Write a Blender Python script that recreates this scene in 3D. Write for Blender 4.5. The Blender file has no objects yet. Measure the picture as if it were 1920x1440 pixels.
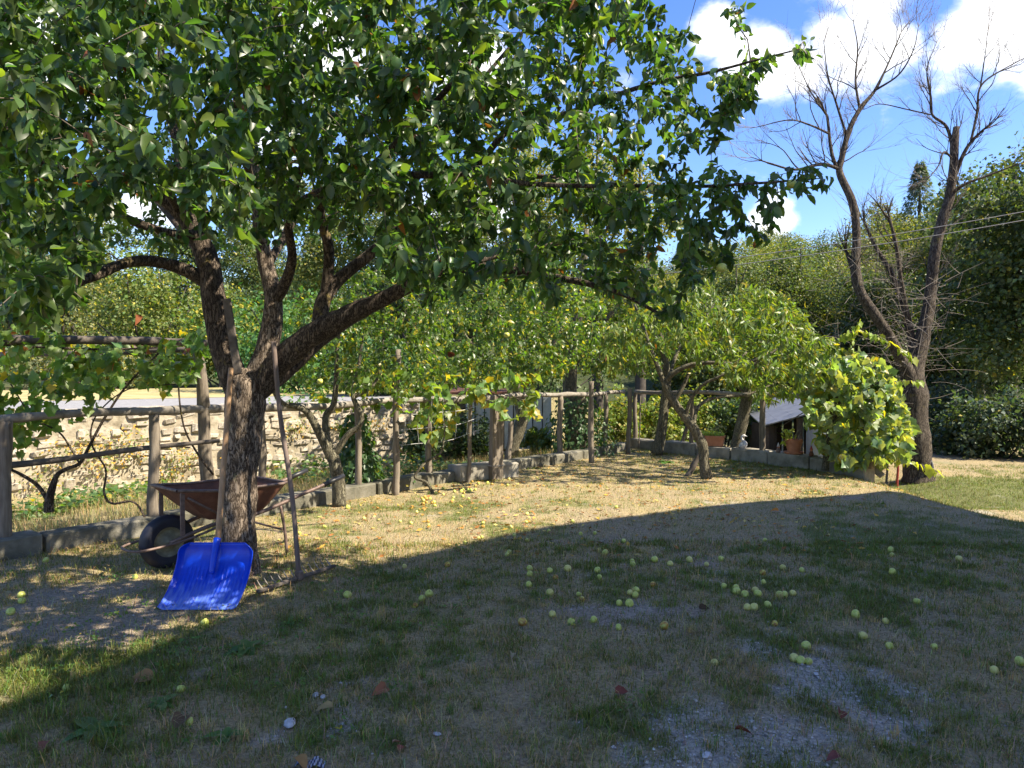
import bpy, math, random
import numpy as np
from mathutils import Vector, Matrix, noise as mnoise

# ------------------------------------------------------------------ camera
scene = bpy.context.scene
FPX = 1385.0                       # focal length in pixels of the 1920 wide photograph
CAM = np.array([0.0, 0.0, 1.5])
PITCH = math.atan(20.0 / FPX)
cam_data = bpy.data.cameras.new('camera')
cam_data.sensor_width = 36.0
cam_data.lens = FPX / 1920.0 * 36.0
cam_data.clip_start = 0.05
cam_data.clip_end = 2000.0
cam = bpy.data.objects.new('camera', cam_data)
scene.collection.objects.link(cam)
cam.location = CAM
cam.rotation_euler = (math.pi / 2 - PITCH, 0, 0)
scene.camera = cam

# ------------------------------------------------------------------ sun, sky, exposure
SUN_EL = math.radians(47.0)
SUN_H = np.array([0.96, -0.28]); SUN_H = SUN_H / np.linalg.norm(SUN_H)
SUN = np.array([SUN_H[0] * math.cos(SUN_EL), SUN_H[1] * math.cos(SUN_EL), math.sin(SUN_EL)])
ld = bpy.data.lights.new('sun', 'SUN')
ld.energy = 4.7
ld.angle = math.radians(0.53)
ld.color = (1.0, 0.90, 0.72)
sun = bpy.data.objects.new('sun', ld)
scene.collection.objects.link(sun)
sun.rotation_euler = Vector(SUN).to_track_quat('Z', 'Y').to_euler()
sun.location = (20, -6, 25)

world = bpy.data.worlds.new('World')
scene.world = world
world.use_nodes = True
scene.view_settings.view_transform = 'Standard'
scene.view_settings.look = 'None'
scene.view_settings.exposure = 1.5
scene.view_settings.gamma = 1.0
scene.view_settings.use_curve_mapping = False
scene.cycles.use_denoising = True
scene.cycles.max_bounces = 7
scene.cycles.diffuse_bounces = 4
scene.cycles.glossy_bounces = 2
scene.cycles.transmission_bounces = 4
scene.cycles.transparent_max_bounces = 6
scene.cycles.sample_clamp_indirect = 6.0

def view_dir(px, py):
    a = (px - 960.0) / FPX; b = (720.0 - py) / FPX
    s, c = math.sin(PITCH), math.cos(PITCH)
    return np.array([a, c + b * s, -s + b * c])

def P(px, py, Y):
    """the point at depth Y that the photograph shows at pixel (px, py)"""
    d = view_dir(px, py)
    return CAM + d * (Y / d[1])

def proj(p):
    p = np.asarray(p, float) - CAM
    s, c = math.sin(PITCH), math.cos(PITCH)
    z = p[..., 1] * c - p[..., 2] * s
    u = p[..., 1] * s + p[..., 2] * c
    z = np.where(np.abs(z) < 1e-4, 1e-4, z)
    return 960 + FPX * p[..., 0] / z, 720 - FPX * u / z, z

def world_nodes():
    nt = world.node_tree; N = nt.nodes; L = nt.links
    N.clear()
    out = N.new('ShaderNodeOutputWorld')
    bg = N.new('ShaderNodeBackground'); bg.inputs[1].default_value = 0.15
    sky = N.new('ShaderNodeTexSky'); sky.sky_type = 'NISHITA'; sky.sun_disc = False
    sky.sun_elevation = SUN_EL
    sky.sun_rotation = math.atan2(SUN_H[0], SUN_H[1])
    sky.air_density = 1.0; sky.dust_density = 0.4; sky.ozone_density = 2.5
    hs = N.new('ShaderNodeHueSaturation'); hs.inputs['Hue'].default_value = 0.516; hs.inputs['Saturation'].default_value = 1.25; hs.inputs['Value'].default_value = 0.71
    L.new(sky.outputs[0], hs.inputs['Color'])
    tc = N.new('ShaderNodeTexCoord')
    sep = N.new('ShaderNodeSeparateXYZ'); L.new(tc.outputs['Generated'], sep.inputs[0])
    def math_(op, a, b=None, clamp=False):
        m = N.new('ShaderNodeMath'); m.operation = op; m.use_clamp = clamp
        for i, v in enumerate((a, b)):
            if v is None: continue
            if isinstance(v, (int, float)): m.inputs[i].default_value = v
            else: L.new(v, m.inputs[i])
        return m.outputs[0]
    nz = N.new('ShaderNodeTexNoise'); nz.inputs['Scale'].default_value = 5.5; nz.inputs['Detail'].default_value = 9; nz.inputs['Roughness'].default_value = 0.58
    mp = N.new('ShaderNodeMapping'); mp.inputs['Scale'].default_value = (1, 1, 1.7)
    L.new(tc.outputs['Generated'], mp.inputs[0]); L.new(mp.outputs[0], nz.inputs['Vector'])
    n = nz.outputs[0]
    # broken cloud everywhere (slow noise) and the cumulus banks of the photograph
    nb = N.new('ShaderNodeTexNoise'); nb.inputs['Scale'].default_value = 2.1; nb.inputs['Detail'].default_value = 3
    L.new(mp.outputs[0], nb.inputs['Vector'])
    base = math_('MULTIPLY', math_('SUBTRACT', nb.outputs[0], 0.60), 3.2)
    blobs = [(1630, 10, .075), (1560, 55, .045), (1430, 105, .052), (1850, 40, .075), (1500, 110, .035), (1350, 45, .035), (1690, 80, .035), (2060, 60, .08),
             (1450, 415, .03), (250, 380, .07), (890, 150, .06), (120, 60, .12), (600, 40, .09), (1650, -120, .14), (900, 400, .06)]
    acc = base
    for px, py, r in blobs:
        d = view_dir(px, py); d = d / np.linalg.norm(d)
        vm = N.new('ShaderNodeVectorMath'); vm.operation = 'DISTANCE'
        L.new(tc.outputs['Generated'], vm.inputs[0]); vm.inputs[1].default_value = tuple(d)
        q = math_('SUBTRACT', 1.0, math_('DIVIDE', vm.outputs['Value'], r * 1.25))
        acc = math_('MAXIMUM', acc, q)
    f = math_('ADD', acc, math_('MULTIPLY', math_('SUBTRACT', n, 0.5), 2.7))
    rmp = N.new('ShaderNodeMapRange'); rmp.interpolation_type = 'SMOOTHSTEP'
    rmp.inputs['From Min'].default_value = 0.10; rmp.inputs['From Max'].default_value = 0.62
    rmp.inputs['To Max'].default_value = 0.95
    L.new(f, rmp.inputs['Value'])
    mix = N.new('ShaderNodeMixRGB'); L.new(rmp.outputs[0], mix.inputs[0]); L.new(hs.outputs[0], mix.inputs[1])
    cl = N.new('ShaderNodeMixRGB'); cl.inputs[1].default_value = (3.2, 3.3, 3.45, 1); cl.inputs[2].default_value = (5.4, 5.35, 5.3, 1)
    L.new(n, cl.inputs[0]); L.new(cl.outputs[0], mix.inputs[2])
    L.new(mix.outputs[0], bg.inputs[0]); L.new(bg.outputs[0], out.inputs[0])
world_nodes()

# ------------------------------------------------------------------ helpers
COL = scene.collection
rng = np.random.default_rng(7)
random.seed(7)

def ss(a, b, x):
    t = np.clip((np.asarray(x, float) - a) / (b - a), 0, 1)
    return t * t * (3 - 2 * t)

def _hash(ix, iy, seed):
    h = (ix.astype(np.int64) * 374761393 + iy.astype(np.int64) * 668265263 + seed * 974711) & 0xffffffff
    h = ((h ^ (h >> 13)) * 1274126177) & 0xffffffff
    return ((h ^ (h >> 16)) & 0xffff) / 65535.0

def vnoise(x, y, seed=0):
    x = np.asarray(x, float); y = np.asarray(y, float)
    ix = np.floor(x); iy = np.floor(y); fx = x - ix; fy = y - iy
    fx = fx * fx * (3 - 2 * fx); fy = fy * fy * (3 - 2 * fy)
    a = _hash(ix, iy, seed); b = _hash(ix + 1, iy, seed); c = _hash(ix, iy + 1, seed); d = _hash(ix + 1, iy + 1, seed)
    return a + (b - a) * fx + (c - a) * fy + (a - b - c + d) * fx * fy

def fbm(x, y, seed=0, o=4):
    s = 0; a = 0.5; t = 0
    for i in range(o):
        s = s + a * vnoise(x * 2 ** i + 17.3 * i, y * 2 ** i - 9.1 * i, seed + i); t += a; a *= 0.55
    return s / t

def unit(v):
    v = np.asarray(v, float)
    return v / np.maximum(np.linalg.norm(v, axis=-1, keepdims=True), 1e-9)

def mesh_np(name, V, flat, sizes, smooth=True, col=None):
    V = np.asarray(V, np.float32); flat = np.asarray(flat, np.int32).ravel(); sizes = np.asarray(sizes, np.int32)
    me = bpy.data.meshes.new(name)
    me.vertices.add(len(V)); me.vertices.foreach_set('co', V.ravel())
    me.loops.add(len(flat)); me.loops.foreach_set('vertex_index', flat)
    me.polygons.add(len(sizes))
    st = np.zeros(len(sizes), np.int32); st[1:] = np.cumsum(sizes)[:-1]
    me.polygons.foreach_set('loop_start', st)
    me.polygons.foreach_set('loop_total', sizes)
    me.polygons.foreach_set('use_smooth', np.full(len(sizes), smooth, dtype=bool))
    if col is not None:
        c = np.ones((len(V), 4), np.float32); c[:, :3] = col
        at = me.color_attributes.new('Col', 'FLOAT_COLOR', 'POINT'); at.data.foreach_set('color', c.ravel())
    me.update(calc_edges=True)
    return me

ROOT = {}
def thing(name, label, cat, loc=(0, 0, 0), group=None):
    o = bpy.data.objects.new(name, None); COL.objects.link(o)
    o.empty_display_size = 0.2
    o.location = [float(v) for v in loc]; o['label'] = label; o['category'] = cat
    if group: o['group'] = group
    ROOT[o.name] = Matrix.Translation(-Vector(o.location))
    return o

def link(name, me, mat=None, parent=None, loc=None):
    """link a mesh given in world coordinates; loc moves its origin there"""
    o = bpy.data.objects.new(name, me); COL.objects.link(o)
    if mat is not None and len(me.materials) == 0: me.materials.append(mat)
    if loc is not None:
        me.transform(Matrix.Translation(-Vector([float(v) for v in loc]))); o.location = [float(v) for v in loc]
        ROOT[o.name] = Matrix.Translation(-Vector(o.location))
    if parent is not None:
        o.parent = parent
        if parent.name in ROOT: o.matrix_parent_inverse = ROOT[parent.name]
    return o

def tag(o, label, cat, group=None):
    o['label'] = label; o['category'] = cat
    if group: o['group'] = group
    return o

class MB:
    def __init__(self): self.v = []; self.f = []; self.n = 0
    def add(self, v, f):
        v = np.asarray(v, float)
        self.v.append(v); self.f += [tuple(int(i) + self.n for i in q) for q in f]; self.n += len(v)
        return self
    def box(self, c, size, R=None, bev=0.0, jit=0.0):
        hx, hy, hz = [s / 2 for s in size]
        if bev > 0:
            b = bev; vs = []
            for sz in (-1, 1):
                for (ox, oy) in ((-hx + b, -hy), (hx - b, -hy), (hx, -hy + b), (hx, hy - b), (hx - b, hy), (-hx + b, hy), (-hx, hy - b), (-hx, -hy + b)):
                    vs.append((ox, oy, sz * (hz - b)))
                for (ox, oy) in ((-hx + b, -hy + b), (hx - b, -hy + b), (hx - b, hy - b), (-hx + b, hy - b)):
                    vs.append((ox, oy, sz * hz))
            f = []
            for k in range(8): f.append((k, (k + 1) % 8, 12 + (k + 1) % 8, 12 + k))
            for o, flip in ((0, True), (12, False)):
                ring = [(0, 1, 9, 8), (1, 2, 9), (2, 3, 10, 9), (3, 4, 10), (4, 5, 11, 10), (5, 6, 11), (6, 7, 8, 11), (7, 0, 8), (8, 9, 10, 11)]
                for q in ring:
                    q = tuple(o + i for i in q); f.append(q[::-1] if flip else q)
            v = np.array(vs)
        else:
            v = np.array([(x, y, z) for z in (-hz, hz) for (x, y) in ((-hx, -hy), (hx, -hy), (hx, hy), (-hx, hy))])
            f = [(3, 2, 1, 0), (4, 5, 6, 7), (0, 1, 5, 4), (1, 2, 6, 5), (2, 3, 7, 6), (3, 0, 4, 7)]
        if jit: v = v + rng.uniform(-jit, jit, v.shape)
        if R is not None: v = v @ np.asarray(R).T
        return self.add(v + np.asarray(c), f)
    def tube(self, pts, rad, sides=8, cap=True, noise=0.0, nscale=6.0, flat=None):
        v, f = tube_vf(pts, rad, sides, cap, noise, nscale)
        return self.add(v, f)
    def build(self, name, mat, parent=None, smooth=False, loc=None, col=None):
        V = np.concatenate(self.v)
        me = mesh_np(name, V, [i for q in self.f for i in q], [len(q) for q in self.f], smooth, col)
        return link(name, me, mat, parent, loc)

def frames(pts):
    pts = np.asarray(pts, float); n = len(pts)
    T = np.gradient(pts, axis=0); T = unit(T)
    ref = np.array([0, 0, 1.0]) if abs(T[0][2]) < 0.9 else np.array([1.0, 0, 0])
    A = np.zeros_like(pts); a = unit(np.cross(T[0], ref)); A[0] = a
    for i in range(1, n):
        a = a - T[i] * np.dot(a, T[i]); a = a / max(np.linalg.norm(a), 1e-9); A[i] = a
    return T, A, np.cross(T, A)

def tube_vf(pts, rad, sides=8, cap=True, noise=0.0, nscale=6.0):
    pts = np.asarray(pts, float); n = len(pts); rad = np.broadcast_to(np.asarray(rad, float), (n,))
    T, A, B = frames(pts)
    th = np.linspace(0, 2 * math.pi, sides, endpoint=False)
    ring = np.cos(th)[None, :, None] * A[:, None, :] + np.sin(th)[None, :, None] * B[:, None, :]
    r = np.repeat(rad[:, None], sides, 1)
    if noise:
        for i in range(n):
            for k in range(sides):
                q = pts[i] + ring[i, k] * rad[i]
                w = Vector((q[0] * nscale, q[1] * nscale, q[2] * nscale * 0.28))
                r[i, k] *= 1 + noise * (mnoise.fractal(w, 1.0, 2.0, 4))
    V = (pts[:, None, :] + ring * r[:, :, None]).reshape(-1, 3)
    f = []
    for i in range(n - 1):
        for k in range(sides):
            k2 = (k + 1) % sides
            f.append((i * sides + k, i * sides + k2, (i + 1) * sides + k2, (i + 1) * sides + k))
    if cap:
        f.append(tuple(range(sides))[::-1]); f.append(tuple((n - 1) * sides + k for k in range(sides)))
    return V, f

def catmull(pts, m=6):
    """smooth an (n, k) polyline"""
    p = np.asarray(pts, float)
    if len(p) < 3:
        t = np.linspace(0, 1, m + 1)[:, None]
        return p[0] + (p[-1] - p[0]) * t
    q = np.vstack([2 * p[0] - p[1], p, 2 * p[-1] - p[-2]]); out = []
    for i in range(1, len(q) - 2):
        for t in np.linspace(0, 1, m, endpoint=False):
            a, b, c, d = q[i - 1], q[i], q[i + 1], q[i + 2]
            out.append(0.5 * ((2 * b) + (-a + c) * t + (2 * a - 5 * b + 4 * c - d) * t * t + (-a + 3 * b - 3 * c + d) * t ** 3))
    out.append(p[-1])
    return np.array(out)

def lathe_vf(prof, sides=16, c=(0, 0, 0), R=None):
    v = []; f = []; n = len(prof)
    for r, z in prof:
        for k in range(sides):
            a = 2 * math.pi * k / sides; v.append((r * math.cos(a), r * math.sin(a), z))
    for i in range(n - 1):
        for k in range(sides):
            k2 = (k + 1) % sides
            f.append((i * sides + k, i * sides + k2, (i + 1) * sides + k2, (i + 1) * sides + k))
    v = np.array(v)
    if R is not None: v = v @ np.asarray(R).T
    return v + np.asarray(c), f

def basis(x, y, z):
    return np.stack([np.asarray(x, float), np.asarray(y, float), np.asarray(z, float)], axis=1)

# ------------------------------------------------------------------ materials
def new_mat(name):
    m = bpy.data.materials.new(name); m.use_nodes = True
    nt = m.node_tree; nt.nodes.clear()
    out = nt.nodes.new('ShaderNodeOutputMaterial')
    b = nt.nodes.new('ShaderNodeBsdfPrincipled')
    nt.links.new(b.outputs[0], out.inputs[0])
    return m, nt.nodes, nt.links, b, out

def ramp(N, stops):
    r = N.new('ShaderNodeValToRGB'); e = r.color_ramp.elements
    while len(e) > 1: e.remove(e[-1])
    e[0].position = stops[0][0]; e[0].color = (*stops[0][1], 1)
    for p, c in stops[1:]:
        k = e.new(p); k.color = (*c, 1)
    return r

def mat_noise(name, stops, scale=(8, 8, 8), rough=0.8, bump=0.3, bscale=40.0, detail=6.0, dist=0.01, spec=0.3, metal=0.0, vor=False):
    """noise coloured matt surface with bump; object coordinates"""
    m, N, L, b, out = new_mat(name)
    tc = N.new('ShaderNodeTexCoord'); mp = N.new('ShaderNodeMapping'); mp.inputs['Scale'].default_value = scale
    L.new(tc.outputs['Object'], mp.inputs[0])
    nz = N.new('ShaderNodeTexNoise'); nz.inputs['Scale'].default_value = 1.0; nz.inputs['Detail'].default_value = detail; nz.inputs['Roughness'].default_value = 0.62
    L.new(mp.outputs[0], nz.inputs['Vector'])
    r = ramp(N, stops); L.new(nz.outputs[0], r.inputs[0]); L.new(r.outputs[0], b.inputs['Base Color'])
    b.inputs['Roughness'].default_value = rough; b.inputs['Specular IOR Level'].default_value = spec; b.inputs['Metallic'].default_value = metal
    n2 = N.new('ShaderNodeTexNoise'); n2.inputs['Scale'].default_value = bscale; n2.inputs['Detail'].default_value = 5
    mp2 = N.new('ShaderNodeMapping'); s = np.array(scale) / max(scale); mp2.inputs['Scale'].default_value = tuple(s)
    L.new(tc.outputs['Object'], mp2.inputs[0]); L.new(mp2.outputs[0], n2.inputs['Vector'])
    bp = N.new('ShaderNodeBump'); bp.inputs['Strength'].default_value = bump; bp.inputs['Distance'].default_value = dist
    L.new(n2.outputs[0], bp.inputs['Height']); L.new(bp.outputs[0], b.inputs['Normal'])
    return m

def mat_bark(name, dark, mid, light, lichen=None, scale=1.0):
    m, N, L, b, out = new_mat(name)
    tc = N.new('ShaderNodeTexCoord'); mp = N.new('ShaderNodeMapping'); mp.inputs['Scale'].default_value = (scale, scale, scale * 0.24)
    L.new(tc.outputs['Object'], mp.inputs[0])
    vo = N.new('ShaderNodeTexVoronoi'); vo.feature = 'DISTANCE_TO_EDGE'; vo.inputs['Scale'].default_value = 52
    nz = N.new('ShaderNodeTexNoise'); nz.inputs['Scale'].default_value = 18; nz.inputs['Detail'].default_value = 8; nz.inputs['Roughness'].default_value = 0.68
    L.new(mp.outputs[0], nz.inputs['Vector'])
    mx = N.new('ShaderNodeMixRGB'); mx.inputs[0].default_value = 0.10; L.new(mp.outputs[0], mx.inputs[1]); L.new(nz.outputs['Color'], mx.inputs[2])
    L.new(mx.outputs[0], vo.inputs['Vector'])
    mr = N.new('ShaderNodeMapRange'); mr.inputs['From Max'].default_value = 0.16; L.new(vo.outputs['Distance'], mr.inputs[0])
    mul = N.new('ShaderNodeMath'); mul.operation = 'MULTIPLY'; L.new(mr.outputs[0], mul.inputs[0]); L.new(nz.outputs[0], mul.inputs[1])
    r = ramp(N, [(0.0, dark), (0.32, mid), (0.62, light)]); L.new(mul.outputs[0], r.inputs[0])
    colr = r.outputs[0]
    if lichen:
        n3 = N.new('ShaderNodeTexNoise'); n3.inputs['Scale'].default_value = 5.0; n3.inputs['Detail'].default_value = 7; n3.inputs['Roughness'].default_value = .7
        L.new(tc.outputs['Object'], n3.inputs['Vector'])
        r3 = ramp(N, [(0.60, (0, 0, 0)), (0.68, (0.8, 0.8, 0.8))]); L.new(n3.outputs[0], r3.inputs[0])
        m3 = N.new('ShaderNodeMixRGB'); L.new(r3.outputs[0], m3.inputs[0]); L.new(colr, m3.inputs[1]); m3.inputs[2].default_value = (*lichen, 1)
        colr = m3.outputs[0]
    L.new(colr, b.inputs['Base Color']); b.inputs['Roughness'].default_value = 0.9; b.inputs['Specular IOR Level'].default_value = 0.2
    bp = N.new('ShaderNodeBump'); bp.inputs['Strength'].default_value = 0.9; bp.inputs['Distance'].default_value = 0.012
    L.new(mul.outputs[0], bp.inputs['Height']); L.new(bp.outputs[0], b.inputs['Normal'])
    return m

def mat_leaf(name, trans=0.38, rough=0.42, spec=0.5, tcol=(2.2, 2.1, 0.7), under=(1.25, 1.2, 1.5), attr=True, base=(.06, .11, .03)):
    """thin leaf: colour from the mesh attribute, paler underside, light passing through"""
    m, N, L, b, out = new_mat(name)
    if attr:
        at = N.new('ShaderNodeAttribute'); at.attribute_name = 'Col'; src = at.outputs['Color']
    else:
        rg = N.new('ShaderNodeRGB'); rg.outputs[0].default_value = (*base, 1); src = rg.outputs[0]
    geo = N.new('ShaderNodeNewGeometry')
    un = N.new('ShaderNodeMixRGB'); un.blend_type = 'MULTIPLY'; un.inputs[2].default_value = (*under, 1)
    L.new(geo.outputs['Backfacing'], un.inputs[0]); L.new(src, un.inputs[1])
    tcn = N.new('ShaderNodeTexCoord'); nz = N.new('ShaderNodeTexNoise'); nz.inputs['Scale'].default_value = 60; nz.inputs['Detail'].default_value = 3
    L.new(tcn.outputs['Object'], nz.inputs['Vector'])
    va = N.new('ShaderNodeMapRange'); va.inputs['To Min'].default_value = 0.75; va.inputs['To Max'].default_value = 1.25; L.new(nz.outputs[0], va.inputs[0])
    mv = N.new('ShaderNodeMixRGB'); mv.blend_type = 'MULTIPLY'; mv.inputs[0].default_value = 1.0
    L.new(un.outputs[0], mv.inputs[1]); L.new(va.outputs[0], mv.inputs[2])
    L.new(mv.outputs[0], b.inputs['Base Color'])
    b.inputs['Roughness'].default_value = rough; b.inputs['Specular IOR Level'].default_value = spec
    tm = N.new('ShaderNodeMixRGB'); tm.blend_type = 'MULTIPLY'; tm.inputs[0].default_value = 1.0; L.new(src, tm.inputs[1]); tm.inputs[2].default_value = (*tcol, 1)
    tr = N.new('ShaderNodeBsdfTranslucent'); L.new(tm.outputs[0], tr.inputs[0])
    ms = N.new('ShaderNodeMixShader'); ms.inputs[0].default_value = trans
    L.new(b.outputs[0], ms.inputs[1]); L.new(tr.outputs[0], ms.inputs[2]); L.new(ms.outputs[0], out.inputs[0])
    return m

def mat_plain(name, colr, rough=0.6, spec=0.4, metal=0.0, var=0.25, scale=9.0, bump=0.1):
    c = np.array(colr)
    return mat_noise(name, [(0.3, tuple(c * (1 - var))), (0.7, tuple(np.minimum(c * (1 + var), 1)))], (scale,) * 3, rough, bump, 60.0, 6, 0.004, spec, metal)

M = {}
M['bark_apple'] = mat_bark('bark_apple', (.035, .025, .018), (.135, .10, .074), (.30, .24, .185), (.25, .22, .13))
M['bark_limb'] = mat_bark('bark_limb', (.022, .016, .012), (.075, .056, .042), (.16, .125, .095), (.26, .20, .06))
M['bark_dead'] = mat_bark('bark_dead', (.02, .016, .012), (.07, .055, .042), (.15, .125, .095), (.16, .13, .035), 0.6)
M['bark_small'] = mat_bark('bark_small', (.04, .035, .025), (.13, .115, .08), (.22, .20, .14), (.20, .20, .10))
M['bark_forest'] = mat_plain('bark_forest', (.07, .06, .05), 0.9, .2)
M['twig'] = mat_plain('twig', (.13, .105, .08), 0.85, .2)
M['twig_dead'] = mat_plain('twig_dead', (.18, .155, .13), 0.85, .2)
M['leaf_apple'] = mat_leaf('leaf_apple', 0.40, 0.36, 0.42, (3.3, 3.5, .8))
M['leaf_peach'] = mat_leaf('leaf_peach', 0.38, 0.42, 0.4, (2.5, 2.4, .6))
M['leaf_vine'] = mat_leaf('leaf_vine', 0.42, 0.42, 0.45, (3.2, 2.8, .65))
M['leaf_far'] = mat_leaf('leaf_far', 0.32, 0.5, 0.3, (2.3, 2.3, .7))
M['leaf_dry'] = mat_leaf('leaf_dry', 0.15, 0.8, 0.1, (1.4, 1.0, .6), (1.1, 1.1, 1.1))
M['grass'] = mat_leaf('grass', 0.30, 0.6, 0.25, (1.6, 1.6, .9), (1.0, 1.0, 1.0))
M['wood_grey'] = mat_noise('wood_grey', [(.3, (.08, .064, .05)), (.5, (.17, .14, .108)), (.72, (.28, .235, .185))], (30, 30, 3), .85, .5, 60, 7, .006)
M['wood_rail'] = mat_noise('wood_rail', [(.3, (.11, .095, .08)), (.5, (.22, .195, .165)), (.72, (.33, .30, .255))], (10, 10, 14), .85, .5, 50, 7, .006)
M['wood_dark'] = mat_noise('wood_dark', [(.3, (.06, .05, .042)), (.7, (.15, .125, .105))], (12, 12, 12), .85, .5, 60, 7, .006)
M['handle_tan'] = mat_noise('handle_tan', [(.3, (.23, .135, .07)), (.7, (.38, .24, .135))], (40, 40, 3), .55, .12, 60, 5, .003, .4)
M['handle_rake'] = mat_noise('handle_rake', [(.3, (.10, .075, .065)), (.7, (.22, .165, .14))], (40, 40, 3), .75, .3, 60, 5, .004)
M['rust'] = mat_noise('rust', [(.25, (.07, .035, .025)), (.5, (.155, .065, .04)), (.75, (.23, .11, .07))], (9, 9, 9), .75, .35, 60, 8, .004, .35)
M['rust_steel'] = mat_noise('rust_steel', [(.3, (.09, .06, .05)), (.7, (.24, .17, .14))], (20, 20, 20), .6, .3, 60, 6, .003, .4, .3)
M['tyre'] = mat_noise('tyre', [(.3, (.008, .009, .016)), (.7, (.018, .02, .035))], (10, 10, 10), .55, .25, 60, 5, .003, .5)
M['rim'] = mat_noise('rim', [(.3, (.08, .075, .045)), (.55, (.18, .17, .11)), (.75, (.33, .31, .23))], (12, 12, 12), .55, .2, 60, 6, .003, .4)
M['black_grip'] = mat_plain('black_grip', (.018, .018, .020), .45, .5)
M['blue_plastic'] = mat_noise('blue_plastic', [(.3, (.002, .034, .46)), (.60, (.003, .05, .58)), (.72, (.02, .09, .58)), (.80, (.16, .26, .55))], (14, 5, 14), .36, .10, 120, 9, .003, .4)
def blue_wear_glint():  # scuffs and sunlit rib glints, both put into the lower blade colour
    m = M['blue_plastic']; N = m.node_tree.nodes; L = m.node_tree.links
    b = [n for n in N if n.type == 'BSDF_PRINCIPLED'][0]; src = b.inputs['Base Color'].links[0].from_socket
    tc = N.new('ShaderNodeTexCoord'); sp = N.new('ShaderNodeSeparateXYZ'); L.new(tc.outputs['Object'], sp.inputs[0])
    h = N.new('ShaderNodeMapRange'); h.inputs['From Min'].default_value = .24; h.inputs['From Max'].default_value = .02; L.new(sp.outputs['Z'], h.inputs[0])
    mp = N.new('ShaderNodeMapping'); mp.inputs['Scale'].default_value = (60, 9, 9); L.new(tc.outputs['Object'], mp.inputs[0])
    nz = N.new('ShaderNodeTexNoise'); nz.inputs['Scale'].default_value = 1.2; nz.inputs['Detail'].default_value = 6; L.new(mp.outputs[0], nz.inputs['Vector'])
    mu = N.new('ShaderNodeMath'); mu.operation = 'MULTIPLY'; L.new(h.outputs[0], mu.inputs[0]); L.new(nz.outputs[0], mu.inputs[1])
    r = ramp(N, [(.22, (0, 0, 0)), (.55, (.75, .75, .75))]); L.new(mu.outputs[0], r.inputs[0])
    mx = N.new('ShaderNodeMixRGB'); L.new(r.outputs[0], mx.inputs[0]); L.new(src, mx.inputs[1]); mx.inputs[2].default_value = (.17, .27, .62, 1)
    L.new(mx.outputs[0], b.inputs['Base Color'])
blue_wear_glint()
M['blue_scuff'] = mat_noise('blue_scuff', [(.3, (.16, .26, .62)), (.7, (.42, .52, .78))], (30, 30, 30), .5, .06, 120, 4, .002, .5)
M['concrete'] = mat_noise('concrete', [(.3, (.11, .105, .075)), (.48, (.23, .21, .17)), (.72, (.37, .34, .285))], (4, 4, 4), .9, .5, 35, 8, .012)
M['concrete_moss_shade'] = mat_noise('concrete_moss_shade', [(.3, (.06, .06, .04)), (.5, (.14, .13, .10)), (.74, (.27, .25, .205))], (3, 3, 3), .92, .6, 30, 8, .014)  # left kerb concrete: moss and canopy shade both put into the colour
M['stone'] = mat_noise('stone', [(.28, (.20, .165, .12)), (.5, (.38, .33, .26)), (.72, (.52, .46, .37))], (6, 6, 6), .9, .6, 22, 8, .02)
M['mortar'] = mat_noise('mortar', [(.3, (.18, .15, .10)), (.5,(.34,.29,.21)), (.7, (.46, .40, .31))], (7, 7, 7), .95, .6, 20, 7, .02)
M['terracotta'] = mat_noise('terracotta', [(.3, (.36, .135, .07)), (.7, (.52, .23, .135))], (8, 8, 8), .75, .15, 60, 6, .003)
M['sheet_metal'] = mat_noise('sheet_metal', [(.3, (.44, .46, .48)), (.7, (.62, .63, .65))], (5, 5, 5), .45, .1, 30, 6, .004, .5, .25)
M['tin_roof'] = mat_noise('tin_roof', [(.3, (.13, .135, .15)), (.7, (.24, .245, .265))], (5, 5, 5), .4, .1, 30, 6, .004, .5, .4)
M['shed_dark'] = mat_plain('shed_dark', (.05, .042, .036), .9, .2)
M['pale_box'] = mat_plain('pale_box', (.28, .31, .34), .6, .4, 0, .12)
M['cable'] = mat_plain('cable', (.16, .16, .17), .6, .4)
M['wire'] = mat_plain('wire', (.42, .42, .42), .5, .4, .4)
M['plaster'] = mat_plain('plaster', (.74, .70, .62), .9, .2, 0, .1, 2.0)
M['roof_tile'] = mat_noise('roof_tile', [(.3, (.28, .10, .06)), (.7, (.44, .18, .11))], (4, 4, 4), .85, .4, 20, 6, .02)
M['pebble'] = mat_leaf('pebble', 0.0, 0.9, 0.2)
M['white_stone'] = mat_noise('white_stone', [(.3, (.34, .33, .33)), (.7, (.62, .61, .62))], (30, 30, 30), .8, .5, 60, 6, .006)
M['red_paint'] = mat_plain('red_paint', (.30, .05, .035), .6, .3)
M['asphalt'] = mat_noise('asphalt', [(.35, (.20, .195, .195)), (.65, (.29, .285, .285))], (14, 14, 14), .9, .3, 120, 8, .006)

# ------------------------------------------------------------------ terrain
K0 = np.array([-4.3, 5.6]); K1 = np.array([2.2, 14.2])
KD = (K1 - K0) / np.linalg.norm(K1 - K0); KN = np.array([-KD[1], KD[0]])
C0 = np.array([2.35, 14.75]); C1 = np.array([5.15, 10.75])
CD = (C1 - C0) / np.linalg.norm(C1 - C0); CN = np.array([-CD[1], CD[0]])     # CN points away from the lawn
W0 = np.array([-6.5, 10.4]); WD = np.array([.76, .65]); WD = WD / np.linalg.norm(WD); WN = np.array([-WD[1], WD[0]])

def kerb_s(x, y): return (x - K0[0]) * KN[0] + (y - K0[1]) * KN[1]
def kerb_r(x, y): return (x - C0[0]) * CN[0] + (y - C0[1]) * CN[1]
def wall_s(x, y): return (x - W0[0]) * WN[0] + (y - W0[1]) * WN[1]

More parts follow.
